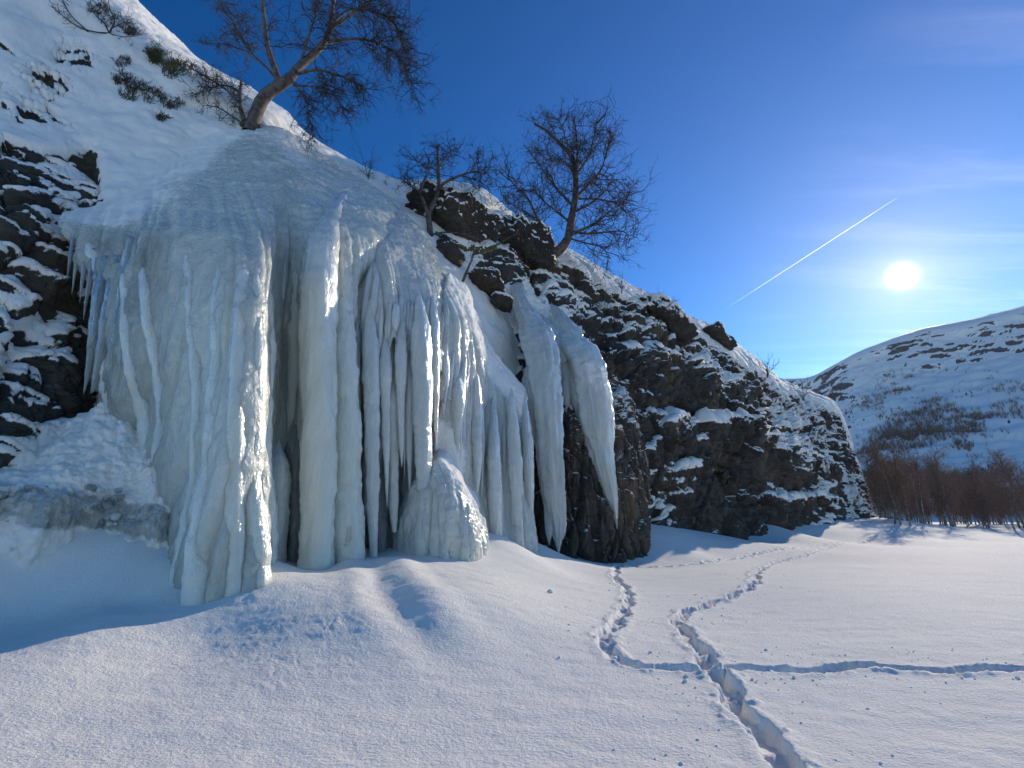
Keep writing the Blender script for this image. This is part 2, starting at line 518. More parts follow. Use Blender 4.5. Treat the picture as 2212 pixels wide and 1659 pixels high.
def seg_dist(P2, line):
    """signed distance (positive on the camera's side / right of travel), arclength along a 2-D polyline"""
    best = np.full(len(P2), 1e9); sd = best.copy(); arc = best * 0
    s0 = 0
    for a, b in zip(line[:-1], line[1:]):
        ab = b - a; L = np.hypot(*ab)
        if L < 1e-6: continue
        t = np.clip(((P2 - a) @ ab) / L ** 2, 0, 1)
        q = P2 - (a + t[:, None] * ab)
        d = np.hypot(q[:, 0], q[:, 1])
        cr = (ab[0] * (P2[:, 1] - a[1]) - ab[1] * (P2[:, 0] - a[0])) / L
        m = d < best
        best = np.where(m, d, best); sd = np.where(m, np.where(cr < 0, d, -d), sd); arc = np.where(m, s0 + t * L, arc)
        s0 += L
    return sd, arc

def tps_fit(XY, Z, lam=0.02):
    n = len(XY)
    r = np.linalg.norm(XY[:, None] - XY[None], axis=-1)
    K = np.where(r > 0, r ** 2 * np.log(r + 1e-9), 0) + lam * np.eye(n)
    Pm = np.c_[np.ones(n), XY]
    A = np.block([[K, Pm], [Pm.T, np.zeros((3, 3))]])
    return np.linalg.solve(A, np.r_[Z, 0, 0, 0])

def tps_eval(w, XY, Q):
    out = w[-3] + Q @ w[-2:]
    for k in range(len(XY)):
        r2 = ((Q - XY[k]) ** 2).sum(1)
        out = out + w[k] * 0.5 * r2 * np.log(r2 + 1e-12)
    return out

def ground_fit():
    pts = [tuple(p) for p in BW]
    inward = np.array([-0.72, 0.69])
    for p in BW[::2]:
        pts.append((p[0] + inward[0] * 5, p[1] + inward[1] * 5, p[2] + 0.4))
    gx, gy = np.meshgrid(np.arange(-30, 101, 6.0), np.arange(-12, 111, 6.0))
    Q = np.c_[gx.ravel(), gy.ravel()]
    sd, _ = seg_dist(Q, BW[:, :2])
    rng = np.hypot(Q[:, 0], Q[:, 1])
    for q in Q[(sd > np.maximum(4.0, 0.14 * rng))]:
        pts.append((q[0], q[1], 0.0))
    # foreground: bank in front of the left ice, mound on the right of the wind trough
    for (u, v, z) in [(440, 1400, 0.0), (200, 1330, 0.30), (0, 1300, 0.42), (300, 1290, .42), (560, 1330, 0.26), (100, 1450, 0.05),
                      (700, 1320, 0.34), (760, 1270, 0.50), (860, 1290, 0.42), (960, 1280, 0.50), (1080, 1260, 0.42), (1180, 1270, 0.20), (1230, 1320, 0.10),
                      (1050, 1350, 0.22), (950, 1450, 0.02), (1250, 1240, .12), (1420, 1200, .22), (1500, 1185, .35), (1600, 1200, .04), (1750, 1160, 0.35), (1400, 1235, 0.0), (1500, 1230, 0)]:
        _, zz = ray(u, v)
        p = PT(u, v, (z - CAM_H) / zz); pts.append(tuple(p))
    A = np.array(pts)
    return A[:, :2], tps_fit(A[:, :2], A[:, 2])
G_XY, G_W = ground_fit()

def ground_base(Q):
    z = tps_eval(G_W, G_XY, Q)
    r = np.hypot(Q[:, 0], Q[:, 1])
    f = 1 - sstep(75, 115, r)
    z = np.clip(z, -0.4, 3.0) * f
    # behind the camera the field lies level
    z = z * sstep(-14, -4, Q[:, 1])
    z = z + 0.05 * fbm(np.c_[Q * 0.22, Q[:, :1] * 0], 3, 3) * (1 - sstep(60, 100, r))
    # the plain lifts gently towards the wood on the right
    z = z + 0.9 * sstep(48, 75, Q[:, 1]) * sstep(30, 62, Q[:, 0])
    return z

def ground_hit(u, v):
    """where the sight line through a photo position meets the snow"""
    u = np.atleast_1d(np.asarray(u, float)); v = np.atleast_1d(np.asarray(v, float))
    out = []
    ds = np.geomspace(2.0, 160, 500)
    for a, b in zip(u, v):
        p = PT(np.full(500, a), np.full(500, b), ds)
        g = ground_base(p[:, :2])
        k = np.argmax(p[:, 2] < g) if (p[:, 2] < g).any() else 499
        out.append(p[max(k, 1)])
    return np.array(out)

TRAILS_PX = {
 'main': [(1790, 1745), (1745, 1690), (1700, 1648), (1655, 1600), (1600, 1530), (1555, 1470), (1530, 1430), (1500, 1390), (1468, 1350), (1478, 1328), (1520, 1312),
          (1565, 1295), (1600, 1280), (1632, 1260), (1637, 1234), (1680, 1215), (1740, 1200), (1800, 1181), (1880, 1168), (1960, 1160)],
 'far': [(1335, 1222), (1400, 1226), (1480, 1223), (1560, 1211), (1640, 1196), (1720, 1183), (1800, 1173), (1880, 1166)],
 'bend': [(1335, 1222), (1328, 1245), (1350, 1270), (1356, 1300), (1338, 1340), (1312, 1370), (1303, 1395), (1330, 1420), (1380, 1440), (1440, 1446), (1545, 1448)],
 'cross': [(1560, 1450), (1650, 1446), (1750, 1450), (1850, 1447), (1950, 1446), (2050, 1450), (2130, 1447), (2212, 1450), (2400, 1456)],
}
TRAIL_SET = {'main': (0.15, 0.120), 'far': (0.08, 0.11), 'bend': (0.11, 0.11), 'cross': (0.13, 0.105)}
TRAILS = {}
for k, px in TRAILS_PX.items():
    a = np.array(px, float)
    w = ground_hit(a[:, 0], a[:, 1])[:, :2]
    TRAILS[k] = catmull(w, len(px) * 4, 0)
TROUGH = ground_hit([800, 832, 868, 910, 955, 1010, 1060, 1130, 1220, 1350], [1205, 1260, 1325, 1372, 1412, 1448, 1468, 1482, 1484, 1470])[:, :2]
TROUGH = catmull(TROUGH, 40, 0)
RIPPLE = ground_hit([470], [1335])[0, :2]
RIPPLE2 = ground_hit([640], [1400])[0, :2]

def ground_full(Q):
    z = ground_base(Q)
    r = np.hypot(Q[:, 0], Q[:, 1])
    Q3 = np.c_[Q, np.zeros(len(Q))]
    near = r < 16
    # wind trough with a drift lip on its right
    sd, arc = seg_dist(Q[near], TROUGH)
    L = arc.max() if len(arc) else 1
    fade = sstep(0, 0.8, arc) * (1 - sstep(0.50, 0.85, arc / L)) * (1 - sstep(0.45, 1.1, np.abs(sd)))
    # travel runs towards the camera, so the drift is on the left of travel (negative side)
    n1 = fbm(Q3[near] * 1.4, 3, 41)
    s2 = -(sd) + 0.10 * n1
    dz = 0.20 * sstep(-0.15, 0.8, s2) * np.exp(-np.maximum(s2, 0) / 0.9) - 0.05 * np.exp(-(s2 / 0.32) ** 2) + 0.045 * np.exp(-((s2 + 0.55) / 0.35) ** 2)
    dz = dz + 0.035 * np.exp(-((s2 + 1.05) / 0.18) ** 2) * sstep(0.5, 1.5, arc)
    z[near] += dz * fade
    # sastrugi below the big ice column
    for c, rad, ang, amp in ((RIPPLE, 1.8, 0.30, 0.007), (RIPPLE2, 1.1, -1.0, 0.008), (RIPPLE + np.array([-2.0, -.5]), 1.7, 0.2, 0.008)):
        q = Q[near] - c
        m = np.exp(-((q ** 2).sum(1) / rad ** 2) ** 1.5)
        ca, sa = math.cos(ang), math.sin(ang)
        t = np.c_[(q[:, 0] * ca + q[:, 1] * sa) * 1.7, (-q[:, 0] * sa + q[:, 1] * ca) * 8.5, np.zeros(len(q))]
        t = t * np.array([1.7, 1.0, 1]) + 1.1 * fbm(np.c_[q * 1.7, q[:, :1] * 0], 3, 79)[:, None]
        rid = (1 - np.abs(fbm(t + 7.3, 4, 77, 0.6)) * 2.6) * (.45 + .9 * sstep(-.2, .4, fbm(np.c_[q * 2.2, q[:, :1] * 0 + 3], 3, 78)))
        z[near] += amp * m * (np.clip(rid, -0.2, 1) - 0.35)
    # crusted micro relief
    z[near] += 0.010 * fbm(Q3[near] * np.array([5.0, 7.0, 1]), 4, 9, 0.6) * (1 - sstep(9, 16, r[near]))
    # long low wind ripples over the plain
    z += 0.012 * fbm(Q3 * np.array([0.8, 2.6, 1]), 3, 15) * (1 - sstep(40, 80, r))
    # trodden tracks
    for kk, (name, line) in enumerate(TRAILS.items()):
        depth, hw = TRAIL_SET[name]
        lo, hi = line.min(0) - 1.2, line.max(0) + 1.2
        m = ((Q > lo) & (Q < hi)).all(1)
        if not m.any(): continue
        q3 = Q3[m]
        sd, arc = seg_dist(Q[m], line)
        wob = 0.05 * fbm(q3 * 3.0, 3, 60 + kk) + 0.045 * np.sin(arc * 2 * math.pi / 1.3)
        w = np.abs(sd + wob)
        edge = hw + 0.05 * fbm(q3 * 9, 3, 64 + kk)
        step = 0.5 + 0.5 * np.cos(arc * 2 * math.pi / 0.65 + kk)
        if name in ('far',): dep = depth * (0.25 + 0.75 * step)
        elif name == 'main': dep = depth * (0.62 + 0.38 * step) * (1 - 0.35 * sstep(9, 13, arc))
        else: dep = depth * (0.5 + 0.5 * step)
        prof = 1 - sstep(edge * 0.62, edge * 1.12, w)
        lumps = 0.06 * np.maximum(fbm(q3 * 8, 3, 70 + kk), 0)
        z[m] -= prof * (dep - lumps * 1.6)
        rim = np.exp(-((w - edge * 1.4) / 0.075) ** 2)
        z[m] += rim * (0.012 + 0.055 * np.maximum(fbm(q3 * 6.5, 3, 80 + kk, 0.6), 0))
    return z

def build_ground():
    az = np.radians(np.concatenate([np.linspace(-180, -54, 40)[:-1], np.linspace(-54, 54, 1050), np.linspace(54, 180, 40)[1:]]))
    rr = np.concatenate([np.linspace(0.3, 3.0, 10)[:-1], np.geomspace(3.0, 30, 470)[:-1], np.geomspace(30, 130, 150)[:-1], np.geomspace(130, 1400, 20)])
    A, R = np.meshgrid(az, rr, indexing='ij')
    Q = np.c_[(np.sin(A) * R).ravel(), (np.cos(A) * R).ravel()]
    z = ground_full(Q)
    V = np.c_[Q, z]
    F = grid_faces(len(az), len(rr))[:, ::-1]
    o = add_obj('snow_field', mesh_np('snow_field', V, F), M['snow'])
    tag(o, kind='structure')
build_ground()

def gz(x, y):
    return float(ground_full(np.array([[x, y]], float))[0])

SURF = {}
# ------------------------------------------------------------------ rock faces with settled snow
def rock_relief(P, amp=1.0, strata=0.9, seed=0, vertical=0.0):
    warp = fbm(P * 0.35, 3, seed + 1)[..., None] * 0.8
    q = P + warp
    t = P[..., 2] / strata + 2.2 * fbm(P * 0.16, 4, seed + 2) * 2 + 0.10 * (P[..., 0] + P[..., 1]) * 0.5
    bands = sstep(-0.15, 0.35, fbm(P * np.array([.16, .16, .22]), 3, seed + 12))
    gully = np.abs(fbm(np.stack([(P[..., 0] * .74 + P[..., 1] * .67) * .33, P[..., 2] * .07, P[..., 2] * 0], -1), 3, seed + 14))
    k = np.floor(t); f = t - k
    lip = np.where(f < 0.8, f / 0.8, (1 - f) / 0.2)               # each bed juts out to its top edge, then steps back
    bedamp = 0.35 + 0.65 * _hf(k.astype(np.int64), (q[..., 0] * 0.25).astype(np.int64), k.astype(np.int64) * 0, seed + 3)
    q = q + 0.25 * fbm(P * 1.3, 3, seed + 16)[..., None] * np.array([1, 1, 1.6])
    f1, f2, idv = worley(q * np.array([0.55, 0.55, 0.62]), seed + 4)
    g1, g2, idw = worley(q * np.array([1.5, 1.5, 1.25]) + 5, seed + 6)
    blocks = (idv - 0.5) * 1.15 + (idw - 0.5) * 0.36
    cracks = -0.30 * np.exp(-((f2 - f1) / 0.07) ** 2) - 0.16 * np.exp(-((g2 - g1) / 0.10) ** 2)
    fine = 0.30 * fbm(q * np.array([1.6, 1.6, 1.3]), 6, seed + 8, 0.58)
    big = 0.9 * fbm(q * 0.22, 3, seed + 9)
    return amp * (0.60 * lip * bedamp * bands + 0.66 * blocks + cracks + fine + big - 1.1 * np.exp(-(gully / 0.07) ** 2) * 0.7)

def face_with_snow(G, amp, strata, seed, bias, amp_mask=1.0, thick=0.10, flatness=0.36, out=None, snownoise=0.5, nscale=1.0, soft=None):
    """displace a base grid with rock relief and lay snow on what faces up"""
    n0 = grid_normals(G)
    c = np.array([0, 0, CAM_H]) - G
    sgn = np.sign((n0 * c).sum(-1).mean())
    n0 = n0 * sgn
    D = rock_relief(G, amp, strata, seed)
    D = D * amp_mask
    if soft is not None:
        D = D + soft * (0.30 * fbm(G * 0.55, 4, seed + 50) + 0.05 * fbm(G * np.array([2.2, 2.2, 3.0]), 4, seed + 51, .6))
    G2 = G + n0 * D[..., None]
    n1 = grid_normals(G2) * sgn
    up = n1[..., 2]
    k = 4
    sm = G2.copy()
    for ax in (0, 1):
        sm = sum(np.roll(sm, q, ax) for q in range(-k, k + 1)) / (2 * k + 1)
    ns = grid_normals(sm) * sgn
    up = np.where(np.isfinite(ns[..., 2]), 0.55 * ns[..., 2] + 0.45 * up, up)
    s = (up - flatness) * 1.5 + 0.5 + bias + snownoise * fbm(G2 * np.array([.7, .7, 1.1]) * nscale, 5, seed + 31, 0.6)
    s = np.clip(s, 0, 1)
    G3 = G2 + n1 * (sstep(0.45, 0.75, s) * thick)[..., None]
    return G3, s

HILL = [
 [(-350,1250,7.3),(-350,1140,7.5),(-350,900,7.9),(-350,650,8.5),(-350,480,9.0),(-350,330,9.9),(-350,150,11.2),(-350,-60,13.0),(-350,-330,16.0),(-350,-420,24)],
 [(-120,1250,8.0),(-120,1145,8.1),(-120,900,8.6),(-120,640,9.2),(-120,480,9.6),(-120,330,10.3),(-120,160,11.6),(-120,-30,13.2),(-120,-280,16.2),(-120,-350,24)],
 [(0,1250,8.4),(0,1150,8.5),(0,900,9.0),(0,620,9.6),(0,480,10.0),(0,330,10.6),(0,180,11.8),(0,10,13.2),(0,-190,16.0),(0,-240,24)],
 [(140,1260,9.3),(140,1160,9.4),(140,900,10.0),(140,640,10.5),(140,500,10.8),(140,390,11.4),(140,250,12.5),(140,90,13.9),(140,-82,16.2),(150,-110,24)],
 [(250,1260,10.0),(250,1165,10.1),(250,900,10.8),(250,700,11.2),(250,540,11.5),(250,430,11.9),(260,310,13.0),(260,160,14.4),(255,10,16.2),(290,-5,25)],
 [(400,1300,10.7),(400,1200,10.8),(400,900,11.1),(400,700,11.4),(400,550,11.7),(400,440,12.4),(400,330,13.9),(400,240,15.0),(400,131,16.6),(420,120,26)],
 [(560,1300,11.7),(560,1200,11.8),(560,900,12.1),(560,700,12.3),(560,560,12.8),(560,450,13.4),(560,350,14.7),(560,285,15.6),(560,233,17.2),(590,226,27)],
 [(700,1300,12.9),(700,1200,13.0),(700,900,13.2),(700,740,13.4),(700,620,13.8),(700,520,14.4),(700,440,15.3),(700,385,16.6),(690,330,18.4),(720,330,28)],
 [(850,1300,14.3),(850,1200,14.4),(850,960,14.6),(850,820,14.8),(850,700,15.2),(850,590,15.8),(850,500,17.2),(850,440,19.2),(840,393,22),(870,393,32)],
 [(1000,1300,16.4),(1000,1200,16.5),(1000,1010,16.8),(1000,880,17.1),(1000,770,17.5),(1000,660,18.2),(1000,580,19.3),(1000,490,20.8),(1000,404,23.5),(1020,404,34)],
 [(1090,1300,18.6),(1090,1200,18.8),(1090,1010,19.2),(1090,890,19.6),(1090,790,20.2),(1090,690,20.8),(1090,610,21.6),(1090,530,22.8),(1085,462,25.5),(1110,462,36)],
 [(1140,1300,20.5),(1140,1200,20.7),(1140,1010,21),(1140,900,21.4),(1140,800,22),(1140,710,22.6),(1140,630,23.4),(1140,570,24.8),(1140,512,27.5),(1160,515,38)],
]

def blob(u, v, cu, cv, ru, rv, ang=0.0):
    ca, sa = math.cos(ang), math.sin(ang)
    x = ((u - cu) * ca + (v - cv) * sa) / ru; y = (-(u - cu) * sa + (v - cv) * ca) / rv
    return np.exp(-(x * x + y * y) ** 1.4)

def build_hill():
    G = net(HILL, 520, 430)
    u, v = project(G)
    # snow slope: rock only where the photo shows it breaking through
    bias = np.full(u.shape, 1.2)
    rocky = np.zeros(u.shape)
    for b in [(40, 195, 70, 10, 0.55), (85, 215, 60, 9, .6), (60, 235, 90, 22, 0.5), (120, 250, 50, 10, 0.62), (30, 240, 40, 12, 0.5), (95, 170, 60, 45, 0.3), (175, 130, 40, 30, 0.4),
              (140, 365, 45, 28, 0.2), (345, 250, 18, 14, 0), (150, 555, 40, 35, 0.3), (10, 100, 40, 8, 0.55), (130, 110, 26, 30, .2)]:
        rocky = np.maximum(rocky, blob(u, v, *b))
    rocky = rocky * sstep(-.38, .12, fbm(G * np.array([2.6, 2.6, 3.4]), 4, 311, .6))
    left = sstep(235, 195, u) * sstep(300, 345, v + 60 * vnoise(G * 0.8, 4)) * 1.0
    right = sstep(1000, 1060, u) * sstep(420, 470, v) * (1 - sstep(585, 640, v))
    bias = 1.2 - 1.7 * rocky - 1.15 * left - 1.1 * right
    am = 0.0 + 0.5 * rocky + 0.75 * left + 0.6 * right
    G3, s = face_with_snow(G, 0.55, 0.55, 300, bias, am, 0.07, 0.34, nscale=1.6, soft=1.0)
    SURF['hill'] = G3
    o = add_obj('hillside', mesh_np('hillside', G3, grid_faces(*G.shape[:2]), {'snow': s}), M['hill'])
    tag(o, kind='structure')
build_hill()

def build_outcrop():
    """dark left rock wall with snowy ledges beside the ice"""
    st = [
     [(-330,1250,7.0),(-330,1100,7.15),(-330,900,7.5),(-330,700,8.0),(-330,520,8.7),(-330,400,9.3),(-330,300,10.6)],
     [(-120,1250,7.8),(-120,1130,7.9),(-120,920,8.2),(-120,700,8.7),(-120,520,9.2),(-120,400,9.8),(-120,300,10.9)],
     [(0,1250,8.2),(0,1150,8.25),(0,930,8.6),(0,700,9.1),(0,520,9.5),(0,400,10.0),(0,300,11.2)],
     [(70,1250,8.6),(70,1160,8.65),(70,930,9.1),(70,700,9.6),(70,530,9.9),(70,410,10.4),(80,320,11.6)],
     [(140,1250,9.1),(140,1165,9.2),(140,930,9.65),(140,720,10.2),(140,560,10.5),(140,450,11.1),(150,340,12.0)],
     [(210,1250,9.7),(210,1170,9.8),(210,930,10.5),(210,760,11.0),(210,600,11.2),(210,500,11.7),(210,400,12.4)],
     [(290,1250,10.6),(290,1190,10.8),(290,950,11.4),(290,780,11.7),(290,640,11.9),(290,520,12.2),(290,420,12.8)]]
    G = net(st, 330, 420)
    u, v = project(G)
    bias = -0.30 + 0.0 * u
    # snow ramps that cross the rock, as in the photo
    for (cu, cv, ru, rv, ang, w) in [(30, 570, 90, 30, 0.25, 1.0), (60, 730, 110, 45, -0.2, 1.1), (20, 650, 60, 30, 0.1, .5), (20, 640, 60, 12, .2, .5), (170, 330, 70, 50, 0, 1.2), (130, 470, 50, 70, 0.9, .7),
                                     (60, 1040, 150, 70, -0.3, 0.9), (130, 960, 100, 45, -0.5, 1.0), (20, 410, 90, 7, 0.3, 0.5), (60, 505, 50, 6, 0.5, .5), (-150, 600, 200, 60, .2, .6)]:
        bias = bias + w * blob(u, v, cu, cv, ru, rv, ang)
    bias = bias - 0.35 * blob(u, v, 40, 470, 70, 70) - 0.5 * blob(u, v, 190, 700, 45, 170)
    G3, s = face_with_snow(G, 0.50, 0.8, 500, bias, 1.0, 0.07, 0.38, nscale=1.2, snownoise=0.5)
    SURF['outcrop'] = G3
    o = add_obj('rock_outcrop', mesh_np('rock_outcrop', G3, grid_faces(*G.shape[:2]), {'snow': s}), M['hill'])
    tag(o, 'dark layered rock wall with snowy ledges left of the big frozen waterfall', 'rock face')
build_outcrop()

CLIFF = [
 [(1060,1240,18.9),(1060,1150,19.1),(1060,1000,19.6),(1060,900,20.0),(1060,800,20.5),(1060,710,21.2),(1060,630,21.8),(1060,560,22.6),(1060,505,24.0),(1075,470,25.8),(1100,470,36)],
 [(1140,1240,19.6),(1140,1160,19.8),(1140,1020,20.2),(1140,920,20.6),(1140,830,21.0),(1140,750,21.6),(1140,670,22.3),(1140,610,23.2),(1140,560,24.6),(1140,520,26.4),(1170,520,37)],
 [(1220,1250,20.2),(1220,1180,20.3),(1220,1050,20.7),(1220,940,21.1),(1220,860,21.5),(1220,780,22.2),(1220,710,23.0),(1220,650,24.0),(1220,600,25.3),(1220,553,27.2),(1250,553,39)],
 [(1320,1250,22.0),(1320,1190,22.1),(1320,1080,22.6),(1320,980,23.0),(1320,900,23.5),(1320,830,24.3),(1320,770,25.3),(1320,710,26.4),(1320,660,27.8),(1320,612,29.6),(1350,612,42)],
 [(1420,1210,24.6),(1420,1140,25.0),(1420,1060,25.5),(1420,980,26.1),(1420,910,26.7),(1420,850,27.4),(1420,790,28.3),(1420,740,29.3),(1420,700,30.6),(1420,664,32.5),(1450,664,46)],
 [(1500,1210,28.2),(1500,1150,28.6),(1500,1070,29.2),(1500,990,29.8),(1500,930,30.4),(1500,870,31.1),(1500,815,32.0),(1500,770,33.1),(1500,735,34.4),(1500,704,36.4),(1530,704,50)],
 [(1600,1225,31.7),(1600,1165,32.2),(1600,1085,33.0),(1600,1005,33.8),(1600,950,34.5),(1600,905,35.4),(1600,865,36.4),(1600,830,37.7),(1600,800,39.2),(1600,772,41.4),(1630,772,56)],
 [(1680,1200,37.8),(1680,1130,38.4),(1680,1065,39.2),(1680,1005,40.0),(1680,962,40.8),(1680,930,41.6),(1680,902,42.7),(1680,878,44.2),(1680,855,46.2),(1680,828,49),(1700,828,64)],
 [(1750,1190,44.2),(1750,1128,44.8),(1750,1070,45.6),(1750,1012,46.6),(1750,972,47.4),(1750,942,48.4),(1750,915,49.6),(1750,893,51),(1750,873,53),(1745,852,56),(1765,852,70)],
 [(1805,1190,49.2),(1805,1124,49.8),(1805,1072,50.6),(1805,1022,51.5),(1805,985,52.4),(1805,955,53.2),(1805,932,54.2),(1805,915,55.4),(1803,898,57),(1800,880,59.5),(1812,882,74)],
 [(1845,1190,54),(1845,1122,54.6),(1845,1092,55.2),(1845,1067,55.9),(1845,1048,56.6),(1845,1032,57.2),(1845,1018,58),(1843,1006,59),(1842,995,60.5),(1838,984,63),(1850,988,78)],
 [(1875,1190,59),(1875,1122,59.6),(1875,1112,60),(1875,1104,60.4),(1875,1098,61),(1873,1092,61.5),(1872,1086,62),(1870,1081,63),(1868,1076,64.5),(1866,1072,67),(1878,1075,82)],
 [(1900,1200,64),(1900,1126,64.5),(1900,1125,65),(1899,1124,65.4),(1898,1123,66),(1897,1122,66.5),(1896,1121,67),(1895,1121,68),(1894,1121,69.5),(1893,1121,72),(1900,1121,87)],
]

def build_cliff():
    G = net(CLIFF, 760, 460)
    u, v = project(G)
    crest = np.interp(u, [1060, 1140, 1220, 1320, 1420, 1500, 1600, 1680, 1750, 1805, 1845, 1875, 1900], [470, 520, 553, 612, 664, 704, 772, 828, 852, 880, 984, 1072, 1121])
    dep = v - crest
    size = np.interp(u, [1060, 1900], [1.0, 0.45])
    bias = -0.16 + 0.85 * (1 - sstep(4, 46 * size, dep)) + 0.16 * sstep(1560, 1700, u) + 0.14 * sstep(820, 700, v)
    for (cu, cv, ru, rv, ang, w) in [
        (1080, 690, 90, 110, 0.4, 1.0), (1180, 650, 60, 45, 0.6, 0.35), (1240, 680, 40, 90, 0.7, 0.2), (1350, 870, 30, 70, 0.5, 0.5), (1440, 1070, 45, 70, 0.7, 0.55), (1400, 1000, 14, 70, .2, .5),
        (1300, 640, 40, 18, 0.7, .35), (1530, 790, 55, 20, 0.75, 0.75), (1570, 840, 22, 30, 0.7, 0.4), (1530, 925, 75, 7, 0.12, 0.7), (1470, 700, 60, 20, .6, .4),
        (1700, 900, 24, 60, -0.4, 1.0), (1740, 900, 26, 36, 0.2, 0.8), (1665, 1000, 22, 60, 0.35, 0.35), (1730, 1000, 40, 90, -0.3, 0.30), (1800, 960, 25, 60, -.3, .4),
        (1840, 1080, 12, 50, -0.2, 0.7), (1640, 880, 18, 60, -0.4, 0.3), (1770, 1110, 12, 30, 0, .4), (1862, 1090, 8, 30, -0.3, 0.6), (1570, 1030, 20, 24, .4, .25)]:
        bias = bias + w * blob(u, v, cu, cv, ru, rv, ang)
    for (cu, cv, ru, rv, ang, w) in [(1440, 850, 110, 55, 0.35, 0.35), (1530, 1050, 75, 80, 0.3, 0.34), (1600, 1120, 60, 40, 0, 0.4), (1690, 1110, 60, 20, 0, 0.4), (1380, 780, 40, 60, .4, .15), (1280, 800, 40, 80, 0, .5),
                                     (1590, 900, 50, 50, .5, .25)]:
        bias = bias - w * blob(u, v, cu, cv, ru, rv, ang)
    n0 = grid_normals(G); n0 *= np.sign((n0 * (np.array([0, 0, CAM_H]) - G)).sum(-1).mean())
    wob = 14 * fbm(G * np.array([.35, .35, .1]), 3, 940)
    for (lu, lv, amp) in (([1360, 1400, 1500, 1580, 1640, 1720, 1830], [880, 900, 922, 905, 955, 985, 1010], 1.0), ([1230, 1300, 1400, 1500, 1560], [770, 775, 770, 800, 880], .9),
                          ([1600, 1680, 1760, 1820], [1065, 1075, 1070, 1080], .8), ([1560, 1640, 1700, 1790], [850, 905, 950, 930], .7), ([1420, 1500, 1600], [1010, 1000, 1030], .6)):
        m_ = sstep(lu[0], lu[0] + 50, u) * (1 - sstep(lu[-1] - 50, lu[-1], u))
        x = v - np.interp(u, lu, lv) + wob * size
        G = G + n0 * (amp * m_ * sstep(-5 * size, 3 * size, x) * (1 - sstep(30, 130, x)))[..., None]
    am = 0.30 + 0.70 * sstep(0, 60 * size, dep)
    am = am * np.interp(u, [1060, 1180, 1420, 1900], [0.55, 0.8, 1.0, 1.15])
    G3, s = face_with_snow(G, 0.85, 1.5, 900, bias, am, 0.12, 0.40, snownoise=0.66, nscale=0.55)
    SURF['cliff'] = G3
    o = add_obj('rock_cliff', mesh_np('rock_cliff', G3, grid_faces(*G.shape[:2]), {'snow': s}), M['cliff'])
    tag(o, 'long dark layered cliff dusted with snow receding to the right', 'cliff')
build_cliff()

def build_buttress():
    st = [
     [(1125,1250,18.6),(1125,1100,19.0),(1125,980,19.4),(1125,880,19.9),(1130,800,20.8),(1135,740,22.5)],
     [(1170,1250,18.5),(1170,1100,18.8),(1170,980,19.2),(1170,880,19.7),(1172,800,20.6),(1175,740,22.5)],
     [(1215,1250,18.6),(1215,1100,18.9),(1215,980,19.2),(1215,890,19.7),(1220,820,20.5),(1225,760,22.5)],
     [(1270,1250,18.9),(1270,1100,19.1),(1270,980,19.4),(1270,900,19.9),(1275,840,20.7),(1280,780,23)],
     [(1325,1260,19.2),(1326,1100,19.4),(1322,990,19.8),(1320,920,20.2),(1318,860,21),(1318,800,23.5)],
     [(1368,1250,19.7),(1372,1120,19.8),(1366,1010,20.3),(1358,950,20.8),(1352,890,21.6),(1345,830,24)],
     [(1390,1230,21.0),(1397,1120,21.2),(1390,1020,21.5),(1378,960,22.0),(1368,900,22.8),(1360,850,25)],
     [(1398,1220,23.4),(1406,1120,23.6),(1398,1030,23.8),(1386,970,24.2),(1376,920,24.8),(1366,870,26.5)]]
    G = net(st, 300, 330)
    n0 = grid_normals(G); c = np.array([0, 0, CAM_H]) - G
    sg = np.sign((n0 * c).sum(-1).mean()); n0 *= sg
    q = G + 0.35 * fbm(G * 0.6, 3, 40)[..., None]
    f1, f2, idv = worley(q * np.array([2.4, 2.4, 0.55]), 44)
    g1, g2, idw = worley(q * np.array([1.0, 1.0, 0.30]), 46)
    D = 0.26 * (idv - .5) + 0.45 * (idw - .5) - 0.14 * np.exp(-((f2 - f1) / .08) ** 2) - .2 * np.exp(-((g2 - g1) / .07) ** 2) + 0.16 * fbm(q * np.array([4, 4, 1.0]), 5, 48, 0.6)
    D = D + 0.08 * fbm(q * np.array([2, 2, 7.0]), 4, 49)
    G2 = G + n0 * D[..., None]
    n1 = grid_normals(G2) * sg
    u, v = project(G2)
    s = np.clip((n1[..., 2] - 0.62) * 1.6 + 0.35 + 0.45 * fbm(G2 * 2.2, 5, 52) + 0.6 * sstep(940, 870, v), 0, 1)
    o = add_obj('rock_buttress', mesh_np('rock_buttress', G2, grid_faces(*G.shape[:2]), {'snow': s}), M['butt'])
    tag(o, 'bare black and brown streaked rock buttress behind the two hanging icicles', 'rock face')
build_buttress()

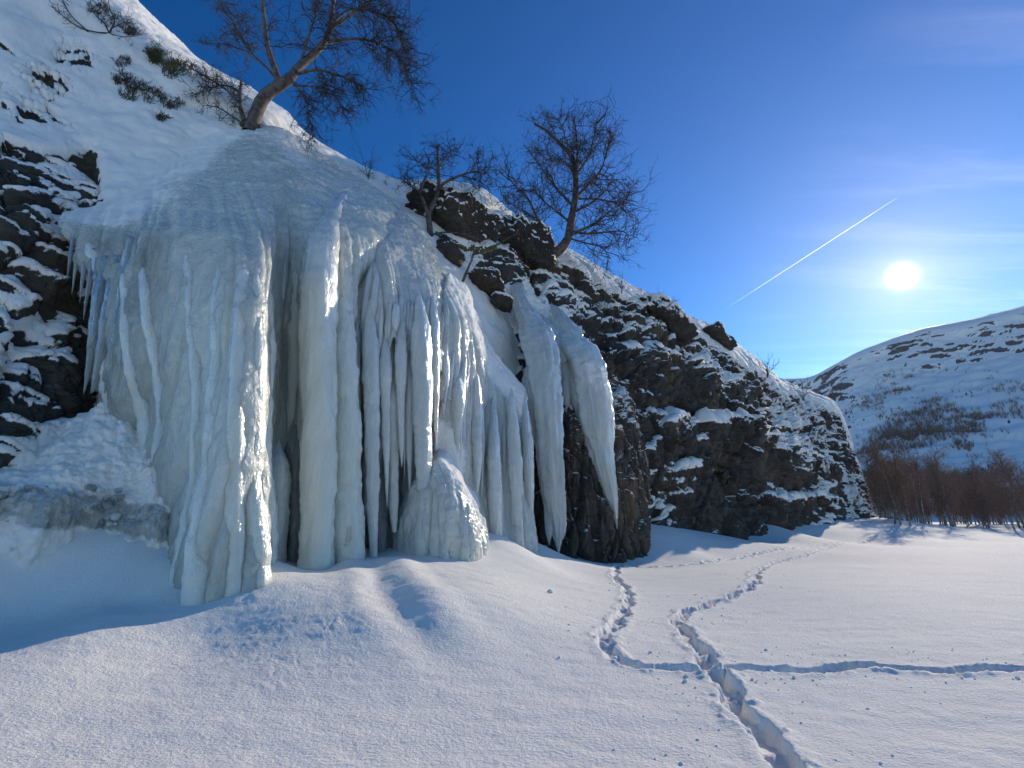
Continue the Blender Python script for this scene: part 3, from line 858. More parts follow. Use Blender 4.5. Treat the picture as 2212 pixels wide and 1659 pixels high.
def rock_lump(name, label, centre, radii, seed, mat='boulder', rot=0.0, tilt=0.0, bias=-0.15, res=(72, 48), rough=0.24, thick=0.05, cat='boulder', flat=0.55):
    th = np.linspace(0, 2 * math.pi, res[0], endpoint=False); ph = np.linspace(0.02, math.pi - 0.02, res[1])
    T, Pp = np.meshgrid(th, ph, indexing='ij')
    d = np.stack([np.sin(Pp) * np.cos(T), np.sin(Pp) * np.sin(T), np.cos(Pp)], -1)
    # squarish boulder: superellipsoid, then cut by planes and broken up
    e = (np.abs(d) ** 5.0).sum(-1) ** (-1 / 5.0)
    rng = np.random.RandomState(seed)
    for k in range(12):
        nrm = rng.randn(3); nrm /= np.linalg.norm(nrm); cut = rng.uniform(0.62, 0.95)
        dn = d @ nrm
        e = np.where(dn > 0.05, np.minimum(e, cut / np.maximum(dn, 0.05)), e)
    base = d * e[..., None] * np.array(radii)
    q = base + seed * 3.1
    f1, f2, idv = worley(q * 1.3, seed)
    g1, g2, idw = worley(q * 3.2, seed + 1)
    k = 1 + rough * (0.5 * (idv - .5) + 0.35 * (idw - .5) + 0.9 * fbm(q * 1.1, 5, seed + 2, .6) - 0.25 * np.exp(-((f2 - f1) / .08) ** 2) - .15 * np.exp(-((g2 - g1) / .08) ** 2))
    base = base * k[..., None]
    R = np.array(Matrix.Rotation(rot, 3, 'Z') @ Matrix.Rotation(tilt, 3, 'Y'))
    B = base @ R.T
    Bc = np.concatenate([B, B[:1]], 0)
    n = -grid_normals(Bc)[:-1]
    cen = (n * B).sum(-1).mean()
    if cen < 0: n = -n
    s = np.clip((n[..., 2] - flat) * 1.8 + 0.5 + bias + 0.4 * fbm(B * 2 + seed, 4, seed + 5), 0, 1)
    B = B + n * (sstep(.45, .75, s) * thick)[..., None]
    nu, nv = res
    i, j = np.meshgrid(np.arange(nu), np.arange(nv - 1), indexing='ij')
    F = np.stack([i * nv + j, i * nv + j + 1, ((i + 1) % nu) * nv + j + 1, ((i + 1) % nu) * nv + j], -1).reshape(-1, 4)
    o = add_obj(name, mesh_np(name, B, F, {'snow': s}), M[mat], loc=tuple(float(x) for x in centre))
    if label: tag(o, label, cat)
    return o

# boulders that sit on the cliff edge
bo = rock_lump('boulder', 'large dark overhanging boulder with moss along its base under the small birch', PT(980, 486, 20.5), (2.9, 1.7, 1.15), 11, rot=0.50, tilt=0.16, bias=0.05, res=(130, 84), rough=0.22, thick=.16, flat=.5)
rock_lump('boulder', 'smooth black rock wedged below the overhanging mossy boulder', PT(968, 552, 19.2), (1.15, 0.9, 0.7), 12, rot=0.3, tilt=0.35, bias=-0.25)
rock_lump('boulder', 'broken snow dusted rock step at the foot of the largest skyline birch', PT(1150, 548, 24.0), (1.9, 1.4, 1.1), 23, rot=0.4, bias=0.12, tilt=0.5, res=(100, 64), rough=0.30, thick=.12)
rock_lump('boulder', 'dark rock ledge between the mossy boulder and the tall birch', PT(1095, 512, 23.2), (1.5, 1.1, 0.9), 14, rot=0.4, bias=0.12, tilt=0.5, rough=0.28, thick=.12)
rock_lump('boulder', 'flat capstone with a thick snow cap jutting from the crest', PT(1432, 688, 31.2), (2.6, 1.6, 0.80), 15, rot=0.75, tilt=0.30, bias=0.25, thick=0.3)
rock_lump('boulder', 'small grey capstone on the skyline right of the snow capped one', PT(1548, 724, 37.4), (1.5, 1.0, 0.45), 16, rot=0.7, tilt=0.3, bias=0.1, thick=.15)
rock_lump('boulder', 'thin leaning slab at the right end of the crest stones', PT(1572, 744, 38.6), (0.9, 0.8, 0.35), 17, rot=0.7, tilt=0.5, bias=-0.05)
rock_lump('boulder', 'jagged dark stone in the snow gully beside the crooked little birch', PT(1052, 612, 19.7), (1.0, 0.7, 0.5), 18, rot=.5, tilt=.5, bias=0.1, rough=.34, thick=.08)
rock_lump('boulder', 'mossy brown stone lowest in the snow gully', PT(1085, 652, 19.8), (0.6, 0.45, 0.30), 20, rot=.4, tilt=.5, bias=0.15, rough=.34, thick=.08)

# ------------------------------------------------------------------ ice
def flute(P, seed, a=(0.30, 0.15, 0.055), wz=0.10):
    s = P[..., 0] * 0.74 + P[..., 1] * 0.67
    z = P[..., 2]
    o = np.zeros_like(z)
    w = 0.22 * fbm(np.stack([s * 0.5, z * 0.25, s * 0], -1), 2, seed + 9)
    for k, (f, amp) in enumerate(zip((0.85, 2.3, 6.0), a)):
        n = vnoise(np.stack([(s + w * (0.6 ** k)) * f, z * wz * (1 + k * 0.7), s * 0 + k * 3.3], -1), seed + k)
        o = o + amp * (np.abs(n) * 2 - 0.55)
    return o

def ice_sheet(st, nu, nv, seed, amps=(0.30, 0.15, 0.055), top_fade=(0.55, 0.95), knob=0.03, ragged=0.0, edge=0.0, bury=True):
    """a frozen curtain: control net, vertical flutes, knobbly skin, ragged lower hem"""
    G = net(st, nu, nv)
    t = np.linspace(0, 1, nv)[None, :] + 0 * G[..., 0]
    n0 = grid_normals(G); c = np.array([0, 0, CAM_H]) - G
    sg = np.sign((n0 * c).sum(-1).mean()); n0 *= sg
    h = n0.copy(); h[..., 2] *= 0.35
    fade = 1 - sstep(top_fade[0], top_fade[1], t) * 0.85
    D = flute(G, seed, amps) * fade
    D = D + knob * fbm(G * np.array([4.0, 4.0, 2.6]), 5, seed + 20, 0.6) * 2 + 0.10 * fbm(G * 0.9, 3, seed + 22)
    # draped scallops on the upper dome
    D = D + 0.07 * (1 - fade) * (np.abs(fbm(G * np.array([1.6, 1.6, 2.2]), 4, seed + 24)) * 2 - .5)
    G2 = G + h * D[..., None]
    if ragged:
        s = G[:, 0, 0] * .74 + G[:, 0, 1] * .67
        rg = ragged * (np.abs(vnoise(np.stack([s * 2.1, s * 0, s * 0], -1), seed + 30)) * 1.2 + 0.7 * np.abs(vnoise(np.stack([s * 6.0, s * 0, s * 0], -1), seed + 31)))
        k = (1 - sstep(0, 0.35, t))
        G2[..., 2] += rg[:, None] * k
    # back face: thickness behind the curtain so its free edges are solid
    return G2, h

def solid_sheet(name, G2, h, mat, parent, loc, thick=0.35, snow=None, clear=None):
    nu, nv = G2.shape[:2]
    back = G2[::3, ::3] - h[::3, ::3] * thick
    if (nu - 1) % 3 or (nv - 1) % 3: raise ValueError('grid')
    F = grid_faces(nu, nv)
    V = [G2.reshape(-1, 3)]
    off = nu * nv
    bu, bv = back.shape[:2]
    V.append(back.reshape(-1, 3))
    FB = grid_faces(bu, bv)[:, ::-1] + off
    fs = [F, FB]
    fi = lambda i, j: i * nv + j
    bi = lambda i, j: off + (i // 3) * bv + j // 3
    rim = []
    for i in range(0, nu - 3, 3):
        for j, d in ((0, 1), (nv - 1, -1)):
            for q in range(3):
                rim.append([fi(i + q, j), fi(i + q + 1, j), bi(i + 3, j), bi(i if q == 0 else i + 3, j)] if q else [fi(i, j), fi(i + 1, j), bi(i + 3, j), bi(i, j)])
    for j in range(0, nv - 3, 3):
        for i in (0, nu - 1):
            for q in range(3):
                rim.append([fi(i, j + q), fi(i, j + q + 1), bi(i, j + 3), bi(i, j)] if q == 0 else [fi(i, j + q), fi(i, j + q + 1), bi(i, j + 3), bi(i, j + 3)])
    quads, tris = [], []
    for r in rim:
        u = list(dict.fromkeys(r))
        (quads if len(u) == 4 else tris).append(u)
    allq = np.concatenate([F, FB, np.array(quads)], 0) if quads else np.concatenate([F, FB], 0)
    if tris:
        t = np.array(tris)
        allq = np.concatenate([allq, np.c_[t, t[:, 2:3]]], 0)
    Vv = np.concatenate(V, 0) - np.array(loc)
    # degenerate quads are turned into triangles on validate
    me = bpy.data.meshes.new(name)
    me.from_pydata(Vv.tolist(), [], [list(dict.fromkeys(f)) for f in allq.tolist()])
    me.polygons.foreach_set('use_smooth', np.ones(len(me.polygons), bool))
    if clear is not None:
        at = me.attributes.new('clear', 'FLOAT', 'POINT')
        at.data.foreach_set('value', np.concatenate([clear.ravel(), np.zeros(len(me.vertices) - clear.size)]).astype(np.float32))
    if snow is not None:
        at = me.attributes.new('snow', 'FLOAT', 'POINT')
        at.data.foreach_set('value', np.concatenate([snow.ravel(), np.zeros(len(me.vertices) - snow.size)]).astype(np.float32))
    me.update()
    return add_obj(name, me, M[mat], parent)

def ribs_on(name, G2, h, specs, mat, parent, loc, seed, n=14):
    """columns frozen on to a sheet: (place across 0-1, from height 0-1, to height 0-1, radius, hanging tip?)"""
    nu, nv = G2.shape[:2]
    for k, (fi, j0, j1, r, tip) in enumerate(specs):
        i = int(np.clip(fi, 0, 1) * (nu - 1)); w = 7
        sl_ = slice(max(0, i - w), min(nu, i + w + 1))
        a, b = int(j0 * (nv - 1)), int(j1 * (nv - 1))
        p = G2[sl_, a:b].mean(0) + h[sl_, a:b].mean(0) * r * (0.30 if tip else -0.70)
        kk = 15
        pad = np.concatenate([np.repeat(p[:1], kk, 0), p, np.repeat(p[-1:], kk, 0)], 0)
        p = np.stack([np.convolve(pad[:, c], np.ones(2 * kk + 1) / (2 * kk + 1), 'valid') for c in range(3)], -1)
        m = 90
        p = catmull(p[::max(1, len(p) // 24)], m, 0)
        if tip:                      # hangs free: straight down below its middle
            q = p[m // 2]; dz = p[:m // 2, 2] - q[2]
            p[:m // 2, 0] = q[0]; p[:m // 2, 1] = q[1]
        f = np.linspace(0, 1, m)
        rad = r * (np.interp(f, [0, .25, .6, .85, 1], [.05, .55, 1, .8, .1]) if tip else np.interp(f, [0, .2, .5, .8, 1], [1.15, 1, 1, .75, .3]))
        icicle_w(name if not tip else 'icicle', p, rad, mat, parent, loc, seed + k * 3, n=n, knob=.22)

def icicle(name, pts, rads, mat, parent, loc, seed, n=20, m=90, knob=0.12, flat=1.0, fl=0.10):
    """column or icicle along photo points (u, v, d) with radii in metres"""
    A = np.array(pts, float); W = PT(A[:, 0], A[:, 1], A[:, 2])
    path = catmull(W, m, 0); rad = np.maximum(catmull(np.array(rads, float), m, 0), 0.004)
    return icicle_w(name, path, rad, mat, parent, loc, seed, n, knob, fl)

def icicle_w(name, path, rad, mat, parent, loc, seed, n=20, knob=0.12, fl=0.10):
    m = len(path)
    V, F, D = tube(path, rad, n)
    q = V + seed * 1.7
    th = np.arctan2(D[..., 1], D[..., 0])
    k = knob * fbm(q * np.array([2.6, 2.6, 1.7]), 4, seed, .6) * 1.4
    r_ = rad[:, None]
    k = k + fl * (np.abs(vnoise(np.stack([np.cos(th) * 2.6 + 9, np.sin(th) * 2.6, V[..., 2] * .35 + seed], -1), seed + 3)) * 2 - .6)
    k = k + 0.10 * fbm(q * 9, 3, seed + 5) + np.where(r_ > .25, .04, .15) * fbm(q * np.array([.6, .6, 3.2]), 3, seed + 6)
    V = V + D * (r_ * k)[..., None]
    nv = V.shape[1]
    VV = V.reshape(-1, 3)
    c0, c1 = path[0], path[-1]
    VV = np.concatenate([VV, [c0, c1]], 0)
    me_f = F[:, ::-1].tolist()
    b = len(VV) - 2; last = (m - 1) * nv
    me_f += [[b, j, (j + 1) % nv] for j in range(nv)] + [[b + 1, last + (j + 1) % nv, last + j] for j in range(nv)]
    me = bpy.data.meshes.new(name)
    me.from_pydata((VV - np.array(loc)).tolist(), [], me_f)
    me.polygons.foreach_set('use_smooth', np.ones(len(me.polygons), bool))
    me.update()
    return add_obj(name, me, M[mat], parent)

def build_main_fall():
    loc = PT(480, 1270, 9.4)
    t = thing('frozen_waterfall', 'largest frozen waterfall, greenish domed ice curtain with thick columns at left', 'frozen waterfall', loc)
    left = [
     [(238,868,10.2),(212,800,10.1),(200,720,10.05),(182,620,10.0),(150,530,10.0),(134,480,10.2),(160,452,10.8),(270,415,12.0),(380,335,13.9),(425,275,15.6)],
     [(262,960,9.8),(245,860,9.7),(235,760,9.65),(220,640,9.6),(200,545,9.65),(195,485,9.9),(220,448,10.6),(305,400,12.0),(400,320,13.9),(450,270,15.6)],
     [(330,1075,9.5),(310,930,9.45),(300,800,9.4),(290,660,9.4),(280,560,9.5),(278,490,9.8),(300,445,10.6),(370,385,12.1),(445,305,14.0),(485,268,15.6)],
     [(388,1300,8.9),(380,1080,8.95),(375,900,8.95),(368,720,9.05),(362,580,9.25),(362,500,9.6),(380,450,10.5),(440,375,12.1),(500,300,14.1),(520,268,15.6)],
     [(440,1330,8.45),(442,1100,8.5),(448,900,8.5),(455,720,8.6),(462,590,8.8),(470,515,9.2),(480,460,10.2),(510,385,12.0),(545,300,14.2),(560,268,15.7)],
     [(505,1310,8.45),(505,1090,8.5),(510,900,8.5),(517,720,8.6),(522,600,8.75),(530,530,9.15),(542,475,10.1),(565,390,12.0),(595,305,14.4),(605,276,15.9)],
     [(550,1285,8.75),(550,1085,8.8),(555,900,8.8),(560,730,8.9),(563,610,9.05),(567,540,9.5),(575,485,10.4),(598,400,12.1),(625,315,14.6),(635,290,16.1)],
     [(572,1275,9.5),(572,1080,9.55),(575,900,9.55),(578,730,9.65),(582,620,9.85),(588,550,10.2),(598,490,10.8),(625,405,12.4),(655,330,14.9),(665,306,16.3)],
     [(605,1260,10.7),(607,1080,10.75),(610,900,10.75),(613,740,10.75),(616,640,10.8),(620,560,10.95),(635,490,11.4),(668,415,12.8),(700,360,15.2),(710,338,16.6)],
     [(640,1260,11.0),(640,1080,11.0),(642,900,11.0),(644,740,11.0),(648,630,11.0),(655,560,11.1),(670,490,11.6),(705,430,13.0),(738,385,15.3),(748,365,16.8)],
     [(700,1260,10.9),(700,1080,10.9),(700,900,10.9),(702,760,10.9),(706,660,10.95),(715,570,11.2),(730,500,11.8),(760,450,13.2),(785,410,15.5),(793,392,17.0)],
     [(752,1250,11.1),(752,1090,11.1),(753,920,11.1),(755,790,11.1),(760,690,11.2),(768,600,11.5),(782,530,12.1),(808,475,13.5),(830,438,15.6),(838,422,17.2)],
     [(757,1250,11.6),(757,1090,11.6),(758,920,11.6),(762,790,11.7),(775,690,12.0),(795,605,12.4),(815,545,12.9),(840,495,14.2),(858,460,16.1),(866,444,17.6)],
    ]
    G2, h = ice_sheet(left, 412, 430, 100, amps=(0.16, 0.16, 0.075), top_fade=(0.50, 0.85), knob=0.028)
    SURF['ice'] = G2
    u_, v_ = project(G2)
    sn = 0.95 * sstep(470, 360, v_ + 0.30 * (u_ - 300)) * sstep(560, 400, u_) + 0.55 * blob(u_, v_, 640, 330, 60, 40, .6) + 0.5 * blob(u_, v_, 290, 445, 130, 30, -.2) + .45 * sstep(330, 285, v_) + 0.5 * blob(u_, v_, 240, 470, 70, 30)
    cl = .62 * sstep(430, 300, u_) * sstep(470, 520, v_) + .75 * blob(u_, v_, 618, 800, 34, 420) + .35 * sstep(1000, 1250, v_) + .15 * blob(u_, v_, 430, 560, 120, 80) + .15 * sstep(430, 560, v_)
    cur = solid_sheet('ice_curtain', G2, h, 'ice_y', t, loc, 0.3, snow=np.clip(sn, 0, 1), clear=np.clip(cl, 0, .85))
    rr = random.Random(31)
    sp = []
    for k in range(15):
        fi = 0.08 + 0.90 * k / 14 + rr.uniform(-.02, .02)
        tip = fi > .5 and rr.random() < .4
        lo = rr.uniform(.12, .34) if tip else 0.0
        sp.append((fi, lo, rr.uniform(.50, .58) if tip else rr.uniform(.56, .66), rr.uniform(.035, .08) if tip else rr.uniform(.14, .34), tip))
    ribs_on('ice_rib', G2, h, sp, 'ice_y', cur, loc, 900)
    right = [
     [(745,860,11.5),(748,800,11.5),(752,730,11.5),(758,660,11.5),(768,600,11.6),(780,545,12.0),(798,495,12.9),(825,455,14.4),(842,432,16.2)],
     [(800,850,11.5),(800,790,11.5),(802,730,11.5),(806,670,11.55),(812,615,11.75),(822,565,12.2),(838,520,13.0),(860,485,14.4),(874,462,16.2)],
     [(850,840,11.8),(850,790,11.8),(852,735,11.8),(855,680,11.85),(860,630,12.05),(868,585,12.5),(880,548,13.2),(897,515,14.6),(908,495,16.2)],
     [(895,860,12.0),(895,800,12.0),(896,745,12.05),(898,690,12.1),(902,645,12.3),(907,608,12.7),(915,578,13.4),(926,552,14.7),(934,535,16.2)],
     [(930,900,12.3),(930,830,12.3),(931,770,12.35),(933,710,12.4),(935,665,12.6),(938,632,13.0),(943,606,13.7),(949,584,15.0),(954,568,16.4)],
     [(952,940,12.9),(952,870,12.9),(953,800,12.9),(955,740,13.0),(957,695,13.2),(959,660,13.6),(962,632,14.2),(966,610,15.4),(970,594,16.8)],
    ]
    right = [[(a, b, c + (0.85 if kq == 0 else 0.3)) for a, b, c in q] for kq, q in enumerate(right)]
    G2, h = ice_sheet(right, 289, 289, 140, amps=(0.18, 0.18, 0.09), top_fade=(0.45, 0.85), knob=0.024, ragged=1.3)
    u_, v_ = project(G2)
    sn = 0.85 * blob(u_, v_, 800, 480, 40, 55, .5) + .4 * blob(u_, v_, 900, 540, 60, 25, .8)
    cur = solid_sheet('ice_curtain', G2, h, 'ice_b', t, loc, 0.35, snow=np.clip(sn, 0, 1))
    rr = random.Random(32)
    ribs_on('ice_rib', G2, h, [(0.04 + .92 * k / 21 + rr.uniform(-.015, .015), rr.uniform(0, .2), rr.uniform(.42, .62), rr.uniform(.05, .12), True) for k in range(22)], 'ice_b', cur, loc, 1050)
    # free columns and icicles, left to right
    cols = [
     # second stout column
     ([(748,420,14.2),(716,475,12.0),(700,530,11.0),(690,600,10.55),(687,740,10.4),(688,900,10.35),(686,1060,10.35),(684,1160,10.3),(682,1260,10.3)], [.12,.26,.40,.42,.40,.38,.36,.33,.36], 'ice_y', 28, .10),
     ([(640,880,10.9),(640,960,10.75),(638,1060,10.7),(636,1140,10.7),(632,1250,10.7)], [.16,.2,.16,.14,.12], 'ice_g', 16, .16),
     ([(600,950,10.5),(600,1020,10.3),(598,1100,10.25),(598,1180,10.25),(600,1260,10.3)], [.12,.28,.26,.2,.18], 'ice', 18, .14),
     ([(748,700,11.3),(746,850,11.0),(744,1000,10.95),(740,1120,10.95),(738,1250,10.95)], [.22,.26,.26,.30,.34], 'ice', 20, .12),
     ([(772,700,11.6),(772,800,11.4),(770,900,11.35),(768,985,11.35)], [.10,.09,.05,.008], 'ice_b', 12, .15),
     ([(800,640,11.8),(801,760,11.4),(803,900,11.35),(805,1040,11.35),(806,1130,11.35),(808,1230,11.4)], [.18,.20,.19,.17,.12,.05], 'ice_b', 18, .12),
     ([(832,680,11.9),(832,800,11.6),(833,900,11.55),(835,1000,11.5),(836,1095,11.5)], [.15,.16,.13,.07,.008], 'ice_b', 16, .14),
     ([(846,720,12.1),(846,860,11.9),(848,1000,11.9),(850,1090,11.9),(852,1150,11.9)], [.14,.17,.16,.13,.05], 'ice', 16, .12),
     ([(866,640,12.3),(866,760,11.8),(866,880,11.75),(867,960,11.75),(868,1010,11.75)], [.16,.17,.10,.05,.006], 'ice_b', 16, .14),
     ([(884,700,12.3),(884,820,12.1),(884,950,12.1),(885,1060,12.1)], [.14,.15,.10,.02], 'ice', 14, .14),
     ([(905,640,12.4),(910,720,12.05),(912,820,12.0),(914,920,12.0),(915,990,12.0),(915,1060,12.0)], [.18,.27,.27,.25,.23,.2], 'ice_b', 22, .10),
     ([(936,640,12.8),(938,720,12.35),(940,820,12.3),(942,900,12.3),(943,960,12.35)], [.14,.16,.12,.06,.008], 'ice_b', 16, .14),
     ([(941,660,12.6),(945,720,12.3),(946,770,12.3)], [.05,.03,.004], 'ice_b', 8, .15),
     ([(788,700,11.9),(788,900,11.8),(788,1060,11.8),(789,1120,11.8)], [.10,.10,.07,.01], 'ice_g', 12, .15),
     ([(820,820,12.2),(820,960,12.2),(822,1080,12.2),(822,1200,12.2)], [.16,.18,.2,.16], 'ice_g', 16, .15),
    ]
    for k, (p, r, mt, n, kn) in enumerate(cols):
        p = [(a, b, c + (0.25 if k else 0.2)) for a, b, c in p]
        r = [r[0] * (.35 if k else 1)] + r[1:]
        tip = r[-1] < 0.05
        icicle('icicle' if tip else 'ice_column', p, r, mt, t, loc, 200 + k * 7, n=n, m=110, knob=kn)
    # fringe of thin clear icicles and two thick ones under the left overhang
    lf = [
     ([(262,560,9.75),(245,640,9.7),(228,740,9.7),(205,830,9.75),(196,850,9.75)], [.17,.17,.15,.06,.006], 'ice_g'),
     ([(235,560,9.75),(222,640,9.7),(208,720,9.7),(192,800,9.75),(180,852,9.75)], [.16,.17,.13,.06,.005], 'ice_g'),
     ([(290,520,9.6),(272,620,9.55),(255,720,9.55),(238,800,9.6),(225,850,9.65)], [.13,.14,.12,.08,.01], 'ice_g'),
     ([(205,540,9.85),(196,600,9.8),(186,650,9.8),(180,690,9.8)], [.08,.06,.03,.003], 'ice_g'),
     ([(188,530,9.9),(182,580,9.85),(176,620,9.85),(172,655,9.85)], [.07,.05,.025,.003], 'ice_g'),
     ([(172,520,9.95),(166,560,9.9),(160,600,9.9),(155,636,9.9)], [.06,.05,.025,.003], 'ice_g'),
     ([(158,515,10.0),(153,550,9.95),(148,580,9.95),(145,606,9.95)], [.05,.04,.02,.003], 'ice_g'),
     ([(215,560,9.75),(210,620,9.75),(200,690,9.75),(194,740,9.75)], [.08,.07,.04,.004], 'ice_g'),
    ]
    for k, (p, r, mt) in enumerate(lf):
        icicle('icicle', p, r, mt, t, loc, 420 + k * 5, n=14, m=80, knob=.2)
    # short drips hanging from the lower hem of the right curtain
    rng = random.Random(4)
    for k in range(16):
        u = 765 + k * 11.5 + rng.uniform(-4, 4); d = 11.75 + (u - 760) * 0.0048
        v0 = 700 + rng.uniform(-20, 60); L = rng.uniform(130, 330)
        r = rng.uniform(.05, .10)
        icicle('icicle', [(u, v0, d + .1), (u + 1, v0 + L * .5, d), (u + 2, v0 + L, d)], [r, r * .75, .004], 'ice_b', t, loc, 500 + k * 3, n=10, m=60, knob=.2)
    # back wall of ice in the recess
    rec = [[(785,1230,12.7),(785,1180,12.8),(787,1140,12.9),(790,1100,13.1)],
           [(815,1230,12.8),(815,1120,12.8),(815,1050,12.9),(815,980,13.1)],
           [(845,1230,12.6),(845,1110,12.6),(846,1000,12.6),(848,880,12.6)],
           [(880,1230,12.7),(880,1100,12.6),(880,980,12.6),(880,850,12.6)],
           [(930,1210,13.0),(930,1090,12.9),(930,980,12.9),(930,850,12.9)]]
    G2, h = ice_sheet(rec, 130, 100, 170, amps=(.2, .12, .05), top_fade=(2, 3), knob=.04)
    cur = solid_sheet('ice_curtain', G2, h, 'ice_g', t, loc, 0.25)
build_main_fall()

def build_apron():
    """icy foot of the rock left of the fall"""
    loc = PT(200, 1160, 9.0)
    st = [[(-90,1340,8.3),(-90,1120,7.5),(-90,1060,7.7),(-90,1010,8.2),(-80,960,8.9)],
          [(40,1340,8.7),(40,1120,8.1),(40,1050,8.3),(40,1000,8.8),(50,940,9.4)],
          [(160,1350,9.2),(160,1120,8.75),(165,1040,8.9),(170,970,9.3),(180,900,10.0)],
          [(260,1360,9.3),(260,1130,9.05),(265,1040,9.15),(265,960,9.5),(260,870,10.2)],
          [(340,1380,9.05),(340,1160,9.15),(340,1060,9.25),(335,980,9.5),(310,900,10.1)],
          [(400,1380,9.2),(400,1180,9.3),(400,1080,9.4),(400,1000,9.6),(380,930,10.1)]]
    G2, h = ice_sheet(st, 199, 160, 610, amps=(.22, .14, .06), top_fade=(2, 3), knob=.06)
    G2 = G2 + h * (0.16 * fbm(G2 * 2.0, 4, 615, .6) + .07 * (np.abs(fbm(G2 * 5.5, 3, 616)) * 2 - .4))[..., None]
    t = thing('ice_apron', 'lumpy dark grey ice spreading over the foot of the left rocks', 'ice', loc)
    u_, v_ = project(G2)
    sn = 1.0 * sstep(1085, 1030, v_ - 0.12 * (u_ - 150)) + .7 * sstep(1120, 1165, v_ - .12 * (u_ - 150)) + .6 * blob(u_, v_, 330, 1060, 60, 20, -.2) + .42 * sstep(-.1, .5, fbm(G2 * 1.6, 4, 617)) + .5 * blob(u_, v_, 380, 1080, 40, 60)
    cl = .55 + .5 * fbm(G2 * 1.3, 4, 619)
    cur = solid_sheet('ice_skin', G2, h, 'ice', t, loc, 0.25, clear=np.clip(cl, 0, .9), snow=np.clip(sn, 0, 1))
    rng = np.random.RandomState(5)
    for k in range(60):       # frozen knobs
        u = rng.uniform(-50, 260); v = rng.uniform(1050, 1135); d = np.interp(u, [-60, 40, 160, 260], [7.6, 8.12, 8.74, 9.0]) - 0.02
        c = PT(u, v, d); r = rng.uniform(.03, .10)
        T, Pp = np.meshgrid(np.linspace(0, 2 * math.pi, 11), np.linspace(0.05, math.pi - .05, 8), indexing='ij')
        dd = np.stack([np.sin(Pp) * np.cos(T), np.sin(Pp) * np.sin(T), .8 * np.cos(Pp)], -1)
        V = dd * r * (1 + .3 * fbm(dd * 1.5 + k, 2, k))[..., None] + c - loc
        add_obj('ice_knob', mesh_np('ice_knob', V, grid_faces(11, 8)), M['ice_g' if k % 3 else 'ice_b'], t)
build_apron()

